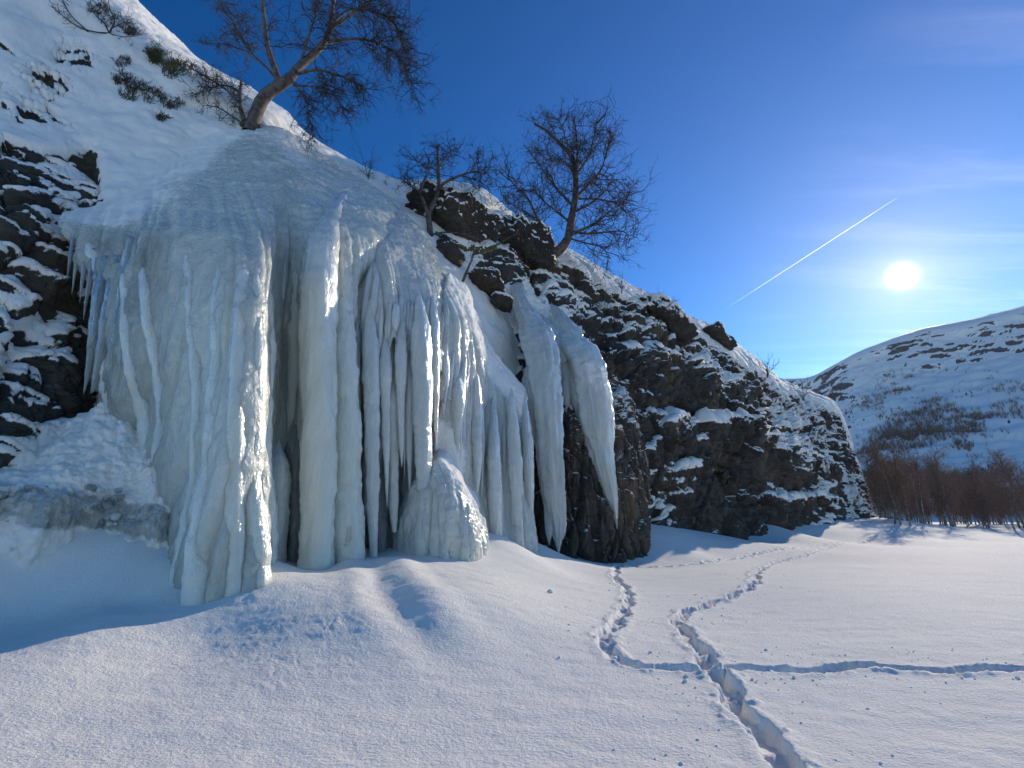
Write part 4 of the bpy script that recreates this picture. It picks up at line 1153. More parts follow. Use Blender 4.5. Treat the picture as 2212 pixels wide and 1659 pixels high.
def build_mid_fall():
    loc = PT(1090, 1190, 15.6)
    t = thing('frozen_waterfall', 'pale blue frozen fall stepping down right of the main curtain', 'frozen waterfall', loc)
    st = [
     [(940,1010,13.3),(942,930,13.3),(945,840,13.3),(948,770,13.3),(952,710,13.4),(957,660,13.7),(962,620,14.4),(968,590,15.6)],
     [(975,1060,13.6),(975,970,13.6),(978,880,13.6),(982,800,13.7),(988,740,13.9),(996,690,14.3),(1004,650,15.1),(1010,622,16.4)],
     [(1010,1130,14.0),(1010,1040,14.0),(1010,940,14.1),(1012,860,14.2),(1015,800,14.4),(1022,755,14.8),(1030,720,15.6),(1036,694,16.9)],
     [(1050,1210,14.5),(1048,1110,14.6),(1046,1010,14.7),(1046,920,14.8),(1050,860,15.0),(1056,815,15.4),(1063,782,16.2),(1068,758,17.5)],
     [(1090,1230,15.1),(1088,1130,15.2),(1084,1040,15.3),(1082,950,15.4),(1085,893,15.6),(1090,850,16.0),(1096,820,16.8),(1100,798,18)],
     [(1122,1230,15.6),(1120,1140,15.7),(1116,1050,15.8),(1114,970,15.9),(1116,915,16.1),(1119,876,16.5),(1123,848,17.2),(1126,830,18.3)],
     [(1146,1220,16.2),(1144,1140,16.2),(1141,1060,16.2),(1138,985,16.3),(1137,930,16.5),(1137,893,16.9),(1138,870,17.6),(1140,855,18.7)]]
    G2, h = ice_sheet(st, 250, 250, 710, amps=(.24, .17, .07), top_fade=(.6, .95), knob=.03)
    u_, v_ = project(G2)
    top = np.interp(u_, [940, 1010, 1060, 1140], [590, 640, 770, 870])
    sn = .9 * sstep(90, 10, v_ - top) * sstep(955, 985, u_) + 1.0 * blob(u_, v_, 968, 965, 34, 70, -.5)
    cur = solid_sheet('ice_curtain', G2, h, 'ice_b', t, loc, .35, snow=np.clip(sn, 0, 1))
    rr = random.Random(33)
    ribs_on('ice_rib', G2, h, [(0.05 + .92 * k / 17 + rr.uniform(-.015, .015), rr.uniform(.0, .3), rr.uniform(.5, .66), rr.uniform(.07, .15), rr.random() < .6) for k in range(18)], 'ice_b', cur, loc, 1150)
    more = [
     ([(1105,880,15.7),(1110,980,15.5),(1115,1080,15.45),(1118,1200,15.45)], [.22,.24,.2,.22], 18),
     ([(1135,890,16.3),(1140,960,16.0),(1143,1050,16.0),(1146,1130,16.0),(1149,1180,16.0)], [.2,.2,.15,.10,.03], 14),
     ([(1065,900,15.0),(1066,1000,14.75),(1068,1100,14.7),(1072,1190,14.7)], [.2,.22,.2,.18], 16),
     ([(1030,860,14.5),(1030,930,14.15),(1031,1000,14.1),(1032,1060,14.1)], [.2,.2,.13,.03], 14),
     ([(990,780,14.0),(988,850,13.6),(987,920,13.55),(987,1000,13.55)], [.2,.22,.14,.02], 14),
     ([(960,700,13.6),(959,780,13.2),(958,850,13.2),(957,905,13.2)], [.14,.15,.10,.01], 14)]
    for k, (p, r, n) in enumerate(more):
        p = [(p[0][0], p[0][1] - 40, p[0][2] + .45)] + p; r = [.03, r[0] * .6] + r[1:]
        icicle('ice_column' if r[-1] > .05 else 'icicle', p, r, 'ice_b', t, loc, 730 + k * 3, n=n, m=90, knob=.2, fl=.2)

    loc = PT(985, 1190, 12.5)
    t = thing('ice_mound', 'rounded ice mound frozen below the icicles beside the snow bank', 'ice', loc)
    st = [
     [(858,1215,12.7),(860,1140,12.6),(866,1085,12.7),(876,1050,12.9),(888,1030,13.3)],
     [(900,1215,12.0),(900,1130,12.0),(902,1065,12.1),(906,1025,12.5),(912,1000,13.2)],
     [(945,1215,11.95),(945,1115,11.95),(945,1045,12.1),(946,1000,12.5),(948,970,13.3)],
     [(990,1230,12.1),(990,1140,12.1),(986,1065,12.3),(982,1018,12.7),(976,985,13.5)],
     [(1030,1230,12.5),(1030,1165,12.5),(1025,1110,12.7),(1014,1068,13.1),(1003,1035,13.8)],
     [(1058,1215,13.3),(1058,1170,13.3),(1051,1130,13.5),(1040,1095,13.8),(1026,1060,14.3)]]
    G2, h = ice_sheet(st, 181, 151, 760, amps=(.14, .14, .07), top_fade=(.6, .95), knob=.05)
    u_, v_ = project(G2)
    sn = .8 * sstep(70, 5, v_ - np.interp(u_, [860, 945, 1000, 1060], [1030, 970, 1030, 1130])) * sstep(930, 960, u_)
    cur = solid_sheet('ice_skin', G2, h, 'ice', t, loc, .3, snow=np.clip(sn, 0, 1))
    rr = random.Random(34)
    ribs_on('ice_rib', G2, h, [(0.06 + .88 * k / 6 + rr.uniform(-.05, .05), 0, rr.uniform(.35, .75), rr.uniform(.12, .24), False) for k in range(7)], 'ice', cur, loc, 1250)
build_mid_fall()

def build_hanging():
    loc = PT(1170, 760, 19.6)
    t = thing('hanging_icicle', 'long hanging icicle nearer the frozen falls, in front of black rock', 'icicle', loc)
    icicle('ice_spear', [(1118,620,21.9),(1130,665,20.9),(1146,705,20.2),(1164,745,19.5),(1176,800,18.9),(1182,900,18.5),(1194,1040,18.4),(1203,1130,18.4),(1207,1196,18.4)],
           [.3,.45,.62,.75,.70,.55,.46,.28,.02], 'ice_b', t, loc, 800, n=40, m=190, knob=.09, fl=.26)
    for k, (p, r) in enumerate([
        ([(1148,800,19.3),(1150,860,18.9),(1153,920,18.8),(1155,965,18.8)], [.35,.35,.2,.01]),
        ([(1140,820,19.2),(1142,880,18.9),(1144,940,18.9)], [.25,.2,.01]),
        ([(1210,1000,18.5),(1214,1080,18.45),(1216,1140,18.45),(1216,1165,18.45)], [.05,.16,.13,.02]),
        ([(1186,1080,18.4),(1186,1140,18.35),(1186,1178,18.35)], [.2,.15,.01]),
        ([(1172,860,18.8),(1172,900,18.6),(1172,935,18.6)], [.3,.2,.01])]):
        icicle('icicle', p, r, 'ice_b', t, loc, 820 + k * 3, n=14, m=60, knob=.15)
    loc = PT(1265, 790, 20.4)
    t = thing('hanging_icicle', 'rightmost long hanging icicle tapering to a sharp tip over streaked rock', 'icicle', loc)
    icicle('ice_spear', [(1190,670,23.4),(1202,690,22.6),(1215,712,21.8),(1235,745,21.0),(1264,785,20.3),(1278,840,19.8),(1290,920,19.5),(1305,1000,19.4),(1322,1075,19.4),(1334,1145,19.4)],
           [.35,.5,.6,.7,.78,.70,.60,.44,.26,.01], 'ice_b', t, loc, 850, n=40, m=200, knob=.09, fl=.26)
    for k, (p, r) in enumerate([
        ([(1222,760,21.0),(1224,830,20.3),(1224,880,20.2),(1226,930,20.2)], [.45,.32,.2,.01]),
        ([(1200,730,21.3),(1206,800,20.6),(1208,850,20.5),(1209,885,20.5)], [.45,.4,.2,.01]),
        ([(1245,780,20.6),(1250,850,20.0),(1256,900,19.9),(1262,955,19.9)], [.45,.4,.25,.01]),
        ([(1262,850,19.9),(1272,920,19.6),(1280,980,19.5),(1288,1040,19.5)], [.35,.3,.2,.01]),
        ([(1300,1040,19.5),(1312,1100,19.45),(1322,1150,19.45)], [.12,.08,.01]),
        ([(1235,790,20.6),(1238,840,20.2),(1240,878,20.2)], [.3,.2,.01])]):
        icicle('icicle', p, r, 'ice_b', t, loc, 870 + k * 3, n=14, m=60, knob=.16)
    icicle('ice_flow', [(1165,690,22.4),(1180,720,21.4),(1200,755,20.9),(1225,790,20.5)], [.3,.5,.55,.5], 'ice_b', t, loc, 899, n=20, m=70, knob=.2)
build_hanging()

# ------------------------------------------------------------------ where a sight line meets a built surface
_PJ = {}
def on(surf, u, v):
    if surf not in _PJ:
        G = SURF[surf].reshape(-1, 3); _PJ[surf] = (G, *project(G))
    G, pu, pv = _PJ[surf]
    d2 = (pu - u) ** 2 + (pv - v) ** 2
    k = np.where(d2 < max(16.0, d2.min() * 1.5 + 4))[0]
    k = k[np.argmin(G[k, 1])]
    return G[k]

# ------------------------------------------------------------------ leafless birches
def tubes_batch(paths, rads, n):
    P = np.asarray(paths, float); R = np.asarray(rads, float)
    B, m = R.shape
    t = np.gradient(P, axis=1); t /= np.linalg.norm(t, axis=-1, keepdims=True) + 1e-9
    ref = np.where(np.abs(t[..., 2:3]) < 0.85, np.array([0, 0, 1.0]), np.array([1.0, 0, 0]))
    ref = ref[:, :1].repeat(m, 1)
    a = np.cross(t, ref); a /= np.linalg.norm(a, axis=-1, keepdims=True) + 1e-9
    b = np.cross(t, a)
    th = np.linspace(0, 2 * math.pi, n, endpoint=False)
    V = P[:, :, None] + (a[:, :, None] * np.cos(th)[:, None] + b[:, :, None] * np.sin(th)[:, None]) * R[:, :, None, None]
    bi, i, j = np.meshgrid(np.arange(B), np.arange(m - 1), np.arange(n), indexing='ij')
    o = bi * m * n
    F = np.stack([o + i * n + j, o + (i + 1) * n + j, o + (i + 1) * n + (j + 1) % n, o + i * n + (j + 1) % n], -1).reshape(-1, 4)
    return V.reshape(-1, 3), F

class Tree:
    def __init__(self, seed):
        self.r = np.random.RandomState(seed); self.wood = []; self.twigs = []
    def limb(self, path, rads, sides=8):
        self.wood.append((np.asarray(path), np.asarray(rads), sides))
    def grow(self, start, d, length, r, level, droop=0.0, kink=0.35, maxl=2, dens=1.0, spread=1.0):
        R = self.r
        m = 6
        pts = [np.array(start, float)]; d = np.array(d, float); d /= np.linalg.norm(d) + 1e-9
        seg = length / (m - 1)
        for k in range(m - 1):
            d = d + R.randn(3) * kink + np.array([0, 0, -droop])
            d /= np.linalg.norm(d)
            pts.append(pts[-1] + d * seg * R.uniform(.8, 1.2))
        pts = np.array(pts)
        rr = np.linspace(r, max(r * 0.25, .003), m)
        self.twigs.append((pts, rr))
        if level < maxl:
            nc = max(1, int(round((6 if level == 0 else 3.0) * dens * R.uniform(.7, 1.3))))
            for c in range(nc):
                k = R.randint(1, m)
                dd = pts[k] - pts[k - 1]; dd /= np.linalg.norm(dd) + 1e-9
                nd_ = dd * 0.85 + R.randn(3) * 0.55 * spread
                self.grow(pts[k], nd_, length * R.uniform(.34, .60), max(r * 0.55, 0.004), level + 1, droop, kink, maxl, dens, spread)
    def crown_on(self, path, per_m, length, r, droop=0.0, frm=0.15, kink=0.3, maxl=2, dens=1.0, spread=1.0, fwd=0.7, up=0.0):
        path = np.asarray(path); R = self.r
        L = np.linalg.norm(np.diff(path, axis=0), axis=1).sum()
        n = max(2, int(L * per_m))
        for k in range(n):
            f = frm + (1 - frm) * (k + R.uniform(0, 1)) / n
            x = f * (len(path) - 1); i = min(int(x), len(path) - 2); w = x - i
            p = path[i] * (1 - w) + path[i + 1] * w
            t = path[i + 1] - path[i]; t /= np.linalg.norm(t) + 1e-9
            d = t * fwd + R.randn(3) * 0.75 + np.array([0, 0, up])
            self.grow(p, d, length * R.uniform(.55, 1.15) * (1.15 - 0.45 * f), r, 0, droop, kink, maxl, dens, spread)
    def wood_parts(self, loc):
        out = []
        for p, r, n in self.wood:
            V, F, D = tube(p, r, n)
            out.append((V.reshape(-1, 3) - np.asarray(loc), F[:, ::-1]))
        return out
    def meshes(self, loc):
        loc = np.asarray(loc)
        Vs, Fs, o = [], [], 0
        for p, r, n in self.wood:
            V, F, D = tube(p, r, n); V = V.reshape(-1, 3)
            Vs.append(V - loc); Fs.append(F[:, ::-1] + o); o += len(V)
        wood = (np.concatenate(Vs), np.concatenate(Fs)) if Vs else None
        tw = None
        if self.twigs:
            V, F = tubes_batch([a for a, _ in self.twigs], [b for _, b in self.twigs], 3)
            tw = (V - loc, F)
        return wood, tw

def place_tree(name, label, cat, T, loc, wood_mat='bark', twig_mat='twig', group=None, trunk_name='trunk', crown_name='crown'):
    t = thing(name, label, cat, loc, group)
    wood, tw = T.meshes(loc)
    if wood:
        parts = T.wood_parts(loc)
        tk = add_obj(trunk_name, mesh_np(trunk_name, *parts[0]), M[wood_mat], t)
        for p in parts[1:]:
            add_obj('limb', mesh_np('limb', *p), M[wood_mat], tk)
    if tw: tag(add_obj(crown_name, mesh_np(crown_name, *tw), M[twig_mat], t), kind='stuff')
    return t

def limb_px(T, pts, r0, r1, sides=8, jit=0.03, dd=None, m=26):
    """a limb drawn through photo points at given depth; dd bends it towards or away from the viewer"""
    A = np.array([(p[0], p[1], p[2]) for p in pts], float)
    W = catmull(PT(A[:, 0], A[:, 1], A[:, 2]), m, 0)
    W = W + jit * fbm(W * 2.5 + T.r.uniform(0, 50), 3, 3)[:, None] * np.array([1, 1, .6]) * np.linspace(0, 1.5, m)[:, None]
    R = np.linspace(r0, r1, m) * (1 + 0.10 * fbm(W * 5, 2, 8))
    T.limb(W, R, sides)
    return W

def birch_leaning():
    T = Tree(21)
    b = on('hill', 543, 268); d = min(b[1], 15.0)
    loc = PT(545, 276, d)
    r = np.random.RandomState(2)
    tr = limb_px(T, [(540,288,d),(548,262,d),(562,222,d),(585,196,d-.1),(612,179,d-.2),(630,168,d-.25)], .27, .19, 12)
    T.limb(catmull(PT(np.array([520.,532.,545.]), np.array([272.,268.,266.]), np.array([d-.1,d-.05,d])), 8, 0), np.linspace(.10,.16,8), 8)
    L1 = limb_px(T, [(604,182,d-.2),(595,154,d-.3),(582,117,d-.5),(574,84,d-.6),(571,50,d-.7),(567,0,d-.8),(560,-70,d-.9),(556,-130,d-.9)], .13, .05, 9)
    L2 = limb_px(T, [(625,172,d-.25),(644,146,d-.2),(677,117,d-.1),(704,87,d),(716,55,d+.1),(720,0,d+.2),(735,-60,d+.3),(742,-120,d+.3)], .17, .05, 9)
    L3 = limb_px(T, [(714,60,d+.1),(751,37,d+.0),(793,5,d-.1),(830,-30,d-.2)], .08, .03, 7)
    L4 = limb_px(T, [(640,160,d-.2),(682,151,d-.5),(726,161,d-.7),(768,178,d-.8),(790,200,d-.9)], .07, .015, 6)
    L5 = limb_px(T, [(632,176,d-.3),(650,200,d-.5),(664,225,d-.6),(669,260,d-.7),(680,295,d-.7)], .045, .01, 5)
    L6 = limb_px(T, [(602,178,d-.2),(580,150,d+.1),(543,114,d+.4),(520,80,d+.5),(503,50,d+.6),(478,8,d+.7),(460,-40,d+.8)], .065, .02, 6)
    L7 = limb_px(T, [(700,92,d),(756,84,d+.3),(800,88,d+.5),(840,105,d+.6),(872,140,d+.6),(890,190,d+.6)], .07, .012, 6)
    L8 = limb_px(T, [(652,137,d-.2),(657,110,d-.4),(672,62,d-.5),(691,0,d-.5),(700,-60,d-.5)], .06, .02, 6)
    L9 = limb_px(T, [(716,50,d+.1),(760,20,d+.4),(820,30,d+.7),(860,60,d+.9),(880,100,d+1)], .055, .012, 5)
    LA = limb_px(T, [(528,262,d-.1),(520,235,d-.15),(519,210,d-.1),(521,175,d)], .10, .05, 7)
    LB = limb_px(T, [(520,225,d-.15),(490,195,d-.3),(458,174,d-.3),(425,155,d-.3),(405,140,d-.2)], .05, .01, 5)
    LC = limb_px(T, [(526,268,d-.2),(500,250,d-.3),(470,232,d-.4),(440,228,d-.4)], .045, .008, 5)
    LD = limb_px(T, [(520,200,d-.1),(490,185,d),(450,190,d),(420,205,d)], .04, .008, 5)
    LE = limb_px(T, [(545,116,d+.4),(515,105,d+.5),(480,95,d+.6),(440,95,d+.7)], .03, .008, 5)
    LF = limb_px(T, [(634,185,d-.3),(700,190,d-.6),(730,215,d-.7),(745,250,d-.8)], .04, .008, 5)
    for L, pm, ln in ((L1, 3, .9), (L6, 6, .9), (L8, 7, .9)):
        T.crown_on(L, pm * .85, ln * 1.35, .019, droop=-.03, frm=.3, up=.25)
    for L, pm, ln in ((L2, 8, 1.15), (L3, 12, 1.1), (L7, 14, 1.1), (L9, 14, 1.1)):
        T.crown_on(L, pm * .85, ln * 1.35, .020, droop=.05, frm=.3)
    for L, pm, ln in ((L4, 12, .95), (L5, 12, .8), (LF, 11, .8)):
        T.crown_on(L, pm * .85, ln * 1.35, .018, droop=.12, frm=.2)
    for L, pm, ln in ((LB, 14, .75), (LC, 10, .6), (LD, 12, .7), (LE, 10, .7), (LA, 9, .6)):
        T.crown_on(L, pm, ln, .013, droop=.02, frm=.1)
    place_tree('birch_tree', 'big leaning birch on the snow slope above the main ice dome', 'tree', T, loc, group=None)
birch_leaning()

def birch_boulder():
    T = Tree(33); d = 18.7
    loc = PT(929, 512, d)
    tr = limb_px(T, [(929,516,d),(928,490,d),(926,462,d),(939,434,d),(947,404,d+.1),(947,368,d+.2),(944,338,d+.2),(948,312,d+.3)], .15, .05, 9)
    a = limb_px(T, [(927,468,d),(915,436,d-.2),(908,414,d-.3),(916,390,d-.4),(924,368,d-.4),(927,338,d-.4)], .09, .03, 7)
    b = limb_px(T, [(945,408,d),(965,392,d-.3),(988,382,d-.4),(1021,371,d-.4),(1045,375,d-.5),(1060,362,d-.5)], .08, .02, 7)
    c = limb_px(T, [(1015,373,d-.4),(1028,352,d-.3),(1035,335,d-.3)], .04, .012, 5)
    e = limb_px(T, [(908,416,d-.3),(885,400,d-.5),(865,385,d-.6)], .04, .01, 5)
    f = limb_px(T, [(947,365,d+.2),(965,335,d+.3),(985,318,d+.4)], .04, .012, 5)
    g = limb_px(T, [(1000,380,d-.4),(1030,390,d-.3),(1055,402,d-.3)], .035, .01, 5)
    h = limb_px(T, [(924,370,d-.4),(905,350,d-.4),(890,345,d-.4)], .03, .01, 5)
    root = limb_px(T, [(930,508,d),(960,502,d-.5),(1000,505,d-.9),(1040,520,d-1.0)], .05, .02, 5)
    for L, pm, ln in ((tr, 5, 1.0), (a, 7, .9), (b, 7, 1.0), (c, 12, .8), (e, 13, .8), (f, 13, .9), (g, 12, .8), (h, 13, .8)):
        T.crown_on(L, pm * .85, ln * 1.35, .020, droop=.0, frm=.35 if L is tr else .2, dens=.85, kink=.4, up=.15)
    place_tree('birch_tree', 'small forked birch growing in front of the mossy overhanging boulder', 'tree', T, loc)
birch_boulder()

def birch_tall():
    T = Tree(45); d = 24.2
    loc = PT(1205, 545, d)
    tr = limb_px(T, [(1185,556,d+.4),(1208,540,d+.1),(1226,517,d),(1232,487,d),(1238,455,d),(1242,428,d),(1244,392,d+.1),(1243,368,d+.1),(1234,338,d+.2),(1208,309,d+.2),(1179,282,d+.3),(1154,268,d+.3)], .30, .06, 10, m=36)
    L = [tr]
    for pts, r0 in (
        ([(1240,400,d),(1246,350,d-.3),(1246,309,d-.4),(1240,252,d-.5)], .10),
        ([(1241,430,d),(1270,400,d+.4),(1298,368,d+.5),(1312,320,d+.6),(1320,282,d+.6)], .10),
        ([(1200,545,d),(1182,517,d-.3),(1164,481,d-.4),(1140,428,d-.5),(1110,398,d-.6),(1085,365,d-.6)], .13),
        ([(1228,510,d),(1260,495,d-.6),(1289,481,d-.8),(1333,443,d-1),(1366,418,d-1)], .10),
        ([(1232,500,d),(1270,505,d+.3),(1304,502,d+.5),(1345,500,d+.6),(1362,520,d+.6)], .08),
        ([(1236,460,d),(1275,440,d-.5),(1310,410,d-.6),(1330,370,d-.7)], .08),
        ([(1238,445,d),(1205,410,d+.6),(1175,370,d+.9),(1150,335,d+1)], .09),
        ([(1242,380,d),(1270,340,d-.5),(1285,290,d-.6),(1290,255,d-.6)], .08),
        ([(1175,500,d-.3),(1150,470,d+.3),(1118,450,d+.5),(1090,430,d+.6)], .07),
        ([(1232,480,d),(1200,455,d-.8),(1170,430,d-1.0),(1145,395,d-1.1)], .08),
        ([(1230,515,d),(1265,525,d-.4),(1300,535,d-.6),(1320,560,d-.6)], .05),
        ([(1243,372,d),(1215,350,d-.5),(1185,345,d-.8),(1165,330,d-.9)], .06),
        ([(1241,430,d),(1290,430,d+.9),(1330,440,d+1.2),(1355,460,d+1.3)], .07),
        ([(1238,360,d),(1225,310,d-.2),(1215,275,d-.3),(1205,255,d-.3)], .06)):
        L.append(limb_px(T, pts, r0, .02, 7))
    for k, W in enumerate(L):
        T.crown_on(W, 3.6 if k == 0 else 5.4, 2.1, .027, droop=.0, frm=.28 if k == 0 else .18, dens=.95, kink=.34, up=.12)
    place_tree('birch_tree', 'tall dense bare birch leaning out from the cliff edge against the sky', 'tree', T, loc)
birch_tall()

def small_woods():
    T = Tree(51); d = 18.0
    a = limb_px(T, [(998,612,d),(1006,592,d-.1),(1015,571,d-.2),(1022,552,d-.2),(1025,530,d-.2)], .065, .03, 7)
    b = limb_px(T, [(1022,550,d-.2),(1038,546,d-.3),(1054,541,d-.4),(1083,523,d-.5),(1119,502,d-.5)], .045, .01, 6)
    for L in (a, b): T.crown_on(L, 8, .75, .011, frm=.5, dens=.8)
    place_tree('birch_tree', 'stunted crooked birch below the boulder at the edge of the ice', 'tree', T, PT(998, 612, d))
    spots = [('hill', 800, 386, 62, 'thin sapling alone on the snowy crest left of the small birch', 5),
             ('cliff', 1430, 668, 40, 'thin bare sapling on top of the snow capped crest stone', 3),
             ('cliff', 1345, 628, 34, 'sparse sapling on the crest between the tall birch and the capstones', 3),
             ('cliff', 1275, 760, 110, 'wispy bare bush growing on the ledge above the rightmost icicle', 6),
             ('cliff', 1660, 812, 40, 'wispy bush at the far crest above the snow gully', 6),
             ('cliff', 1738, 862, 44, 'frail sapling standing on the far snow knob', 4),
             ('cliff', 1330, 690, 60, 'thin twiggy bush among the crest rocks below the skyline', 5)]
    for k, (sf, u, v, h, lab, n) in enumerate(spots):
        T = Tree(60 + k)
        p = on(sf, u, v); dd = p[1]; mpp = dd / FP * 1.05
        H = h * mpp
        for q in range(n):
            dr = np.array([T.r.randn() * .35, T.r.randn() * .35, 1.0])
            T.grow(p - np.array([0, 0, .15]), dr, H * T.r.uniform(.7, 1.15), .008 + dd * .0006, 0, droop=-.05, kink=.16, maxl=2, dens=1.0, spread=.8)
        place_tree('sapling', lab, 'sapling', T, p, crown_name='branches')
small_woods()

# ------------------------------------------------------------------ heather, juniper and grass on the snow slope
def shrub(name, label, cat, surf, spots, n, h, mat, seed, r=.008, kink=.25, maxl=1, lie=0.0, dens=1.2, mat2=None):
    T = Tree(seed)
    c0 = on(surf, *spots[0][:2])
    for (u, v, ru, rv) in spots:
        for k in range(n):
            a = T.r.uniform(0, 2 * math.pi); q = math.sqrt(T.r.uniform(0, 1))
            p = on(surf, u + ru * q * math.cos(a), v + rv * q * math.sin(a))
            d = np.array([0.35 + lie + T.r.randn() * .5, -0.45 + T.r.randn() * .5, 0.8])
            T.grow(p - 0.03 * d, d, h * T.r.uniform(.5, 1.2), r, 0, kink=kink, maxl=maxl, dens=dens, spread=1.0)
    place_tree(name, label, cat, T, c0, crown_name='stems', twig_mat=mat)

shrub('heather_patch', 'long brown heather strip running down the slope left of the leaning birch', 'heather', 'hill', [(265,172,20,14),(300,190,28,14),(335,210,28,14),(375,225,24,10)], 60, .26, 'heather', 71, r=.012)
shrub('heather_patch', 'small round brown heather tuft above the long heather strip', 'heather', 'hill', [(266,134,18,11)], 50, .22, 'heather', 72, r=.011)
shrub('juniper_bush', 'green juniper bush sticking out of the snow near the crest', 'bush', 'hill', [(375,150,26,18),(335,125,12,14)], 80, .42, 'juniper', 73, r=.016, maxl=1, dens=1.6)
shrub('heather_patch', 'small dark green cushion on the slope above the ice dome', 'heather', 'hill', [(350,252,14,10)], 40, .16, 'juniper', 77, r=.016)
shrub('heather_patch', 'dark green cushions along the lower side of the long heather strip', 'heather', 'hill', [(280,205,22,14)], 50, .18, 'juniper', 74, r=.016)
shrub('heather_patch', 'dry brown heather beneath the bare bush at the top left', 'heather', 'hill', [(250,45,36,16),(215,20,24,12),(285,68,14,8)], 55, .26, 'heather', 75, r=.013)
shrub('grass_tuft', 'tuft of dry yellow grass under the cliff edge boulders', 'grass', 'cliff', [(1100,572,22,12)], 110, .45, 'grass', 76, r=.010, kink=.2)

def bare_bush():
    T = Tree(81)
    p = on('hill', 240, 60); d = p[1] - .1
    for pts, r0 in (([(236,72,d),(248,45,d-.1),(238,20,d-.2),(232,-20,d-.3)], .035), ([(236,72,d),(225,50,d-.2),(205,30,d-.3),(195,0,d-.4)], .03),
                    ([(236,72,d),(200,68,d-.2),(165,55,d-.3),(130,30,d-.4),(95,-10,d-.5)], .03), ([(190,68,d-.2),(160,40,d-.3),(140,10,d-.4),(125,-25,d-.5)], .025),
                    ([(240,62,d-.1),(265,50,d-.2),(282,48,d-.2)], .02), ([(236,72,d),(270,80,d-.2),(305,76,d-.2)], .02), ([(190,72,d-.1),(150,62,d-.2),(105,56,d-.2)], .018)):
        W = limb_px(T, pts, r0, .009, 6)
        T.crown_on(W, 5, .5, .009, frm=.4, dens=.7)
    place_tree('bare_bush', 'bare branching bush at the top left of the snow slope', 'bush', T, PT(236, 72, d), 'twig', 'twig', trunk_name='stem', crown_name='branches')
bare_bush()

def moss_strip():
    # moss cushions along the lower edge of the big boulder
    Vs, Fs, o = [], [], 0
    rng = np.random.RandomState(8)
    for k in range(60):
        f = k / 59
        c = PT(945 + 135 * f + rng.uniform(-4, 4), 505 + 38 * math.sin(f * 2.2) + rng.uniform(-6, 6), 18.75 + 0.35 * f) - PT(985, 488, 20.3)
        T, Pp = np.meshgrid(np.linspace(0, 2 * math.pi, 9), np.linspace(.05, math.pi - .05, 6), indexing='ij')
        dd = np.stack([np.sin(Pp) * np.cos(T), np.sin(Pp) * np.sin(T), .6 * np.cos(Pp)], -1)
        V = dd * rng.uniform(.05, .13) * (1 + .4 * fbm(dd * 2 + k, 2, k))[..., None] + c
        Vs.append(V.reshape(-1, 3)); Fs.append(grid_faces(9, 6) + o); o += 54
    me = mesh_np('moss', np.concatenate(Vs), np.concatenate(Fs))
    tag(add_obj('moss', me, M['moss'], bo), kind='stuff')
moss_strip()

# ------------------------------------------------------------------ far mountain, scrub, wood
MOUNT = []
for (u, vr, dr) in [(1350, 880, 1100), (1560, 850, 1000), (1680, 822, 900), (1745, 816, 760), (1800, 790, 680), (1850, 762, 640), (1920, 735, 610), (1990, 712, 590), (2060, 698, 570), (2110, 688, 560), (2212, 662, 540),
                    (2350, 625, 520), (2600, 560, 500), (3000, 480, 470), (3800, 420, 420)]:
    col = [(u, 1180, 150)]
    base_v = 1122
    db = np.interp(u, [1350, 1700, 1900, 2212, 3800], [420, 330, 230, 190, 180])
    for f, g in ((0.0, 0.0), (0.14, .12), (0.32, .3), (0.52, .5), (0.74, .74), (0.9, .9), (1.0, 1.0)):
        col.append((u, base_v + (vr - base_v) * f, db + (dr - db) * g))
    col.append((u, vr + 4, dr * 1.25))
    MOUNT.append(col)

def build_mountain():
    G = net(MOUNT, 520, 240)
    u, v = project(G)
    sgn = 1
    n0 = grid_normals(G); c = np.array([0, 0, CAM_H]) - G
    sgn = np.sign((n0 * c).sum(-1).mean()); n0 *= sgn
    q = G * 0.012
    D = 9 * fbm(q, 5, 1200, .55)
    t = G[..., 2] / 11.0 + 2.4 * fbm(G * .008, 4, 1210)
    f = t - np.floor(t)
    rocky = sstep(-.05, .35, 1.2 * fbm(G * np.array([.034, .034, .075]), 5, 1220, .62) + 0.28 * blob(u, v, 1860, 905, 120, 26, -0.35) + .3 * blob(u, v, 2120, 900, 70, 120, .2) + .25 * blob(u, v, 2000, 1010, 120, 40) + .15 * blob(u, v, 2050, 770, 170, 50, -.3) + .14)
    f1, f2, idv = worley(G * np.array([.05, .05, .07]) + 2, 1230)
    D = D + rocky * (1.6 * np.where(f < .75, f / .75, (1 - f) / .25) + 1.6 * (idv - .5)) + 1.6 * fbm(G * .07, 4, 1240, .6)
    top = sstep(0, 40, v - np.interp(u, [a[0][0] for a in MOUNT], [a[7][1] for a in MOUNT]))
    G2 = G + n0 * (D * (0.25 + .75 * top))[..., None]
    n1 = grid_normals(G2) * sgn
    s = np.clip(1.05 - 1.15 * rocky * (1 - sstep(.50, .86, n1[..., 2])) - .25 * sstep(.1, .5, fbm(G * .05, 4, 1250)), 0, 1)
    SURF['mount'] = G2
    o = add_obj('mountain', mesh_np('mountain', G2, grid_faces(*G.shape[:2]), {'snow': s}), M['mount'])
    tag(o, kind='structure')
build_mountain()

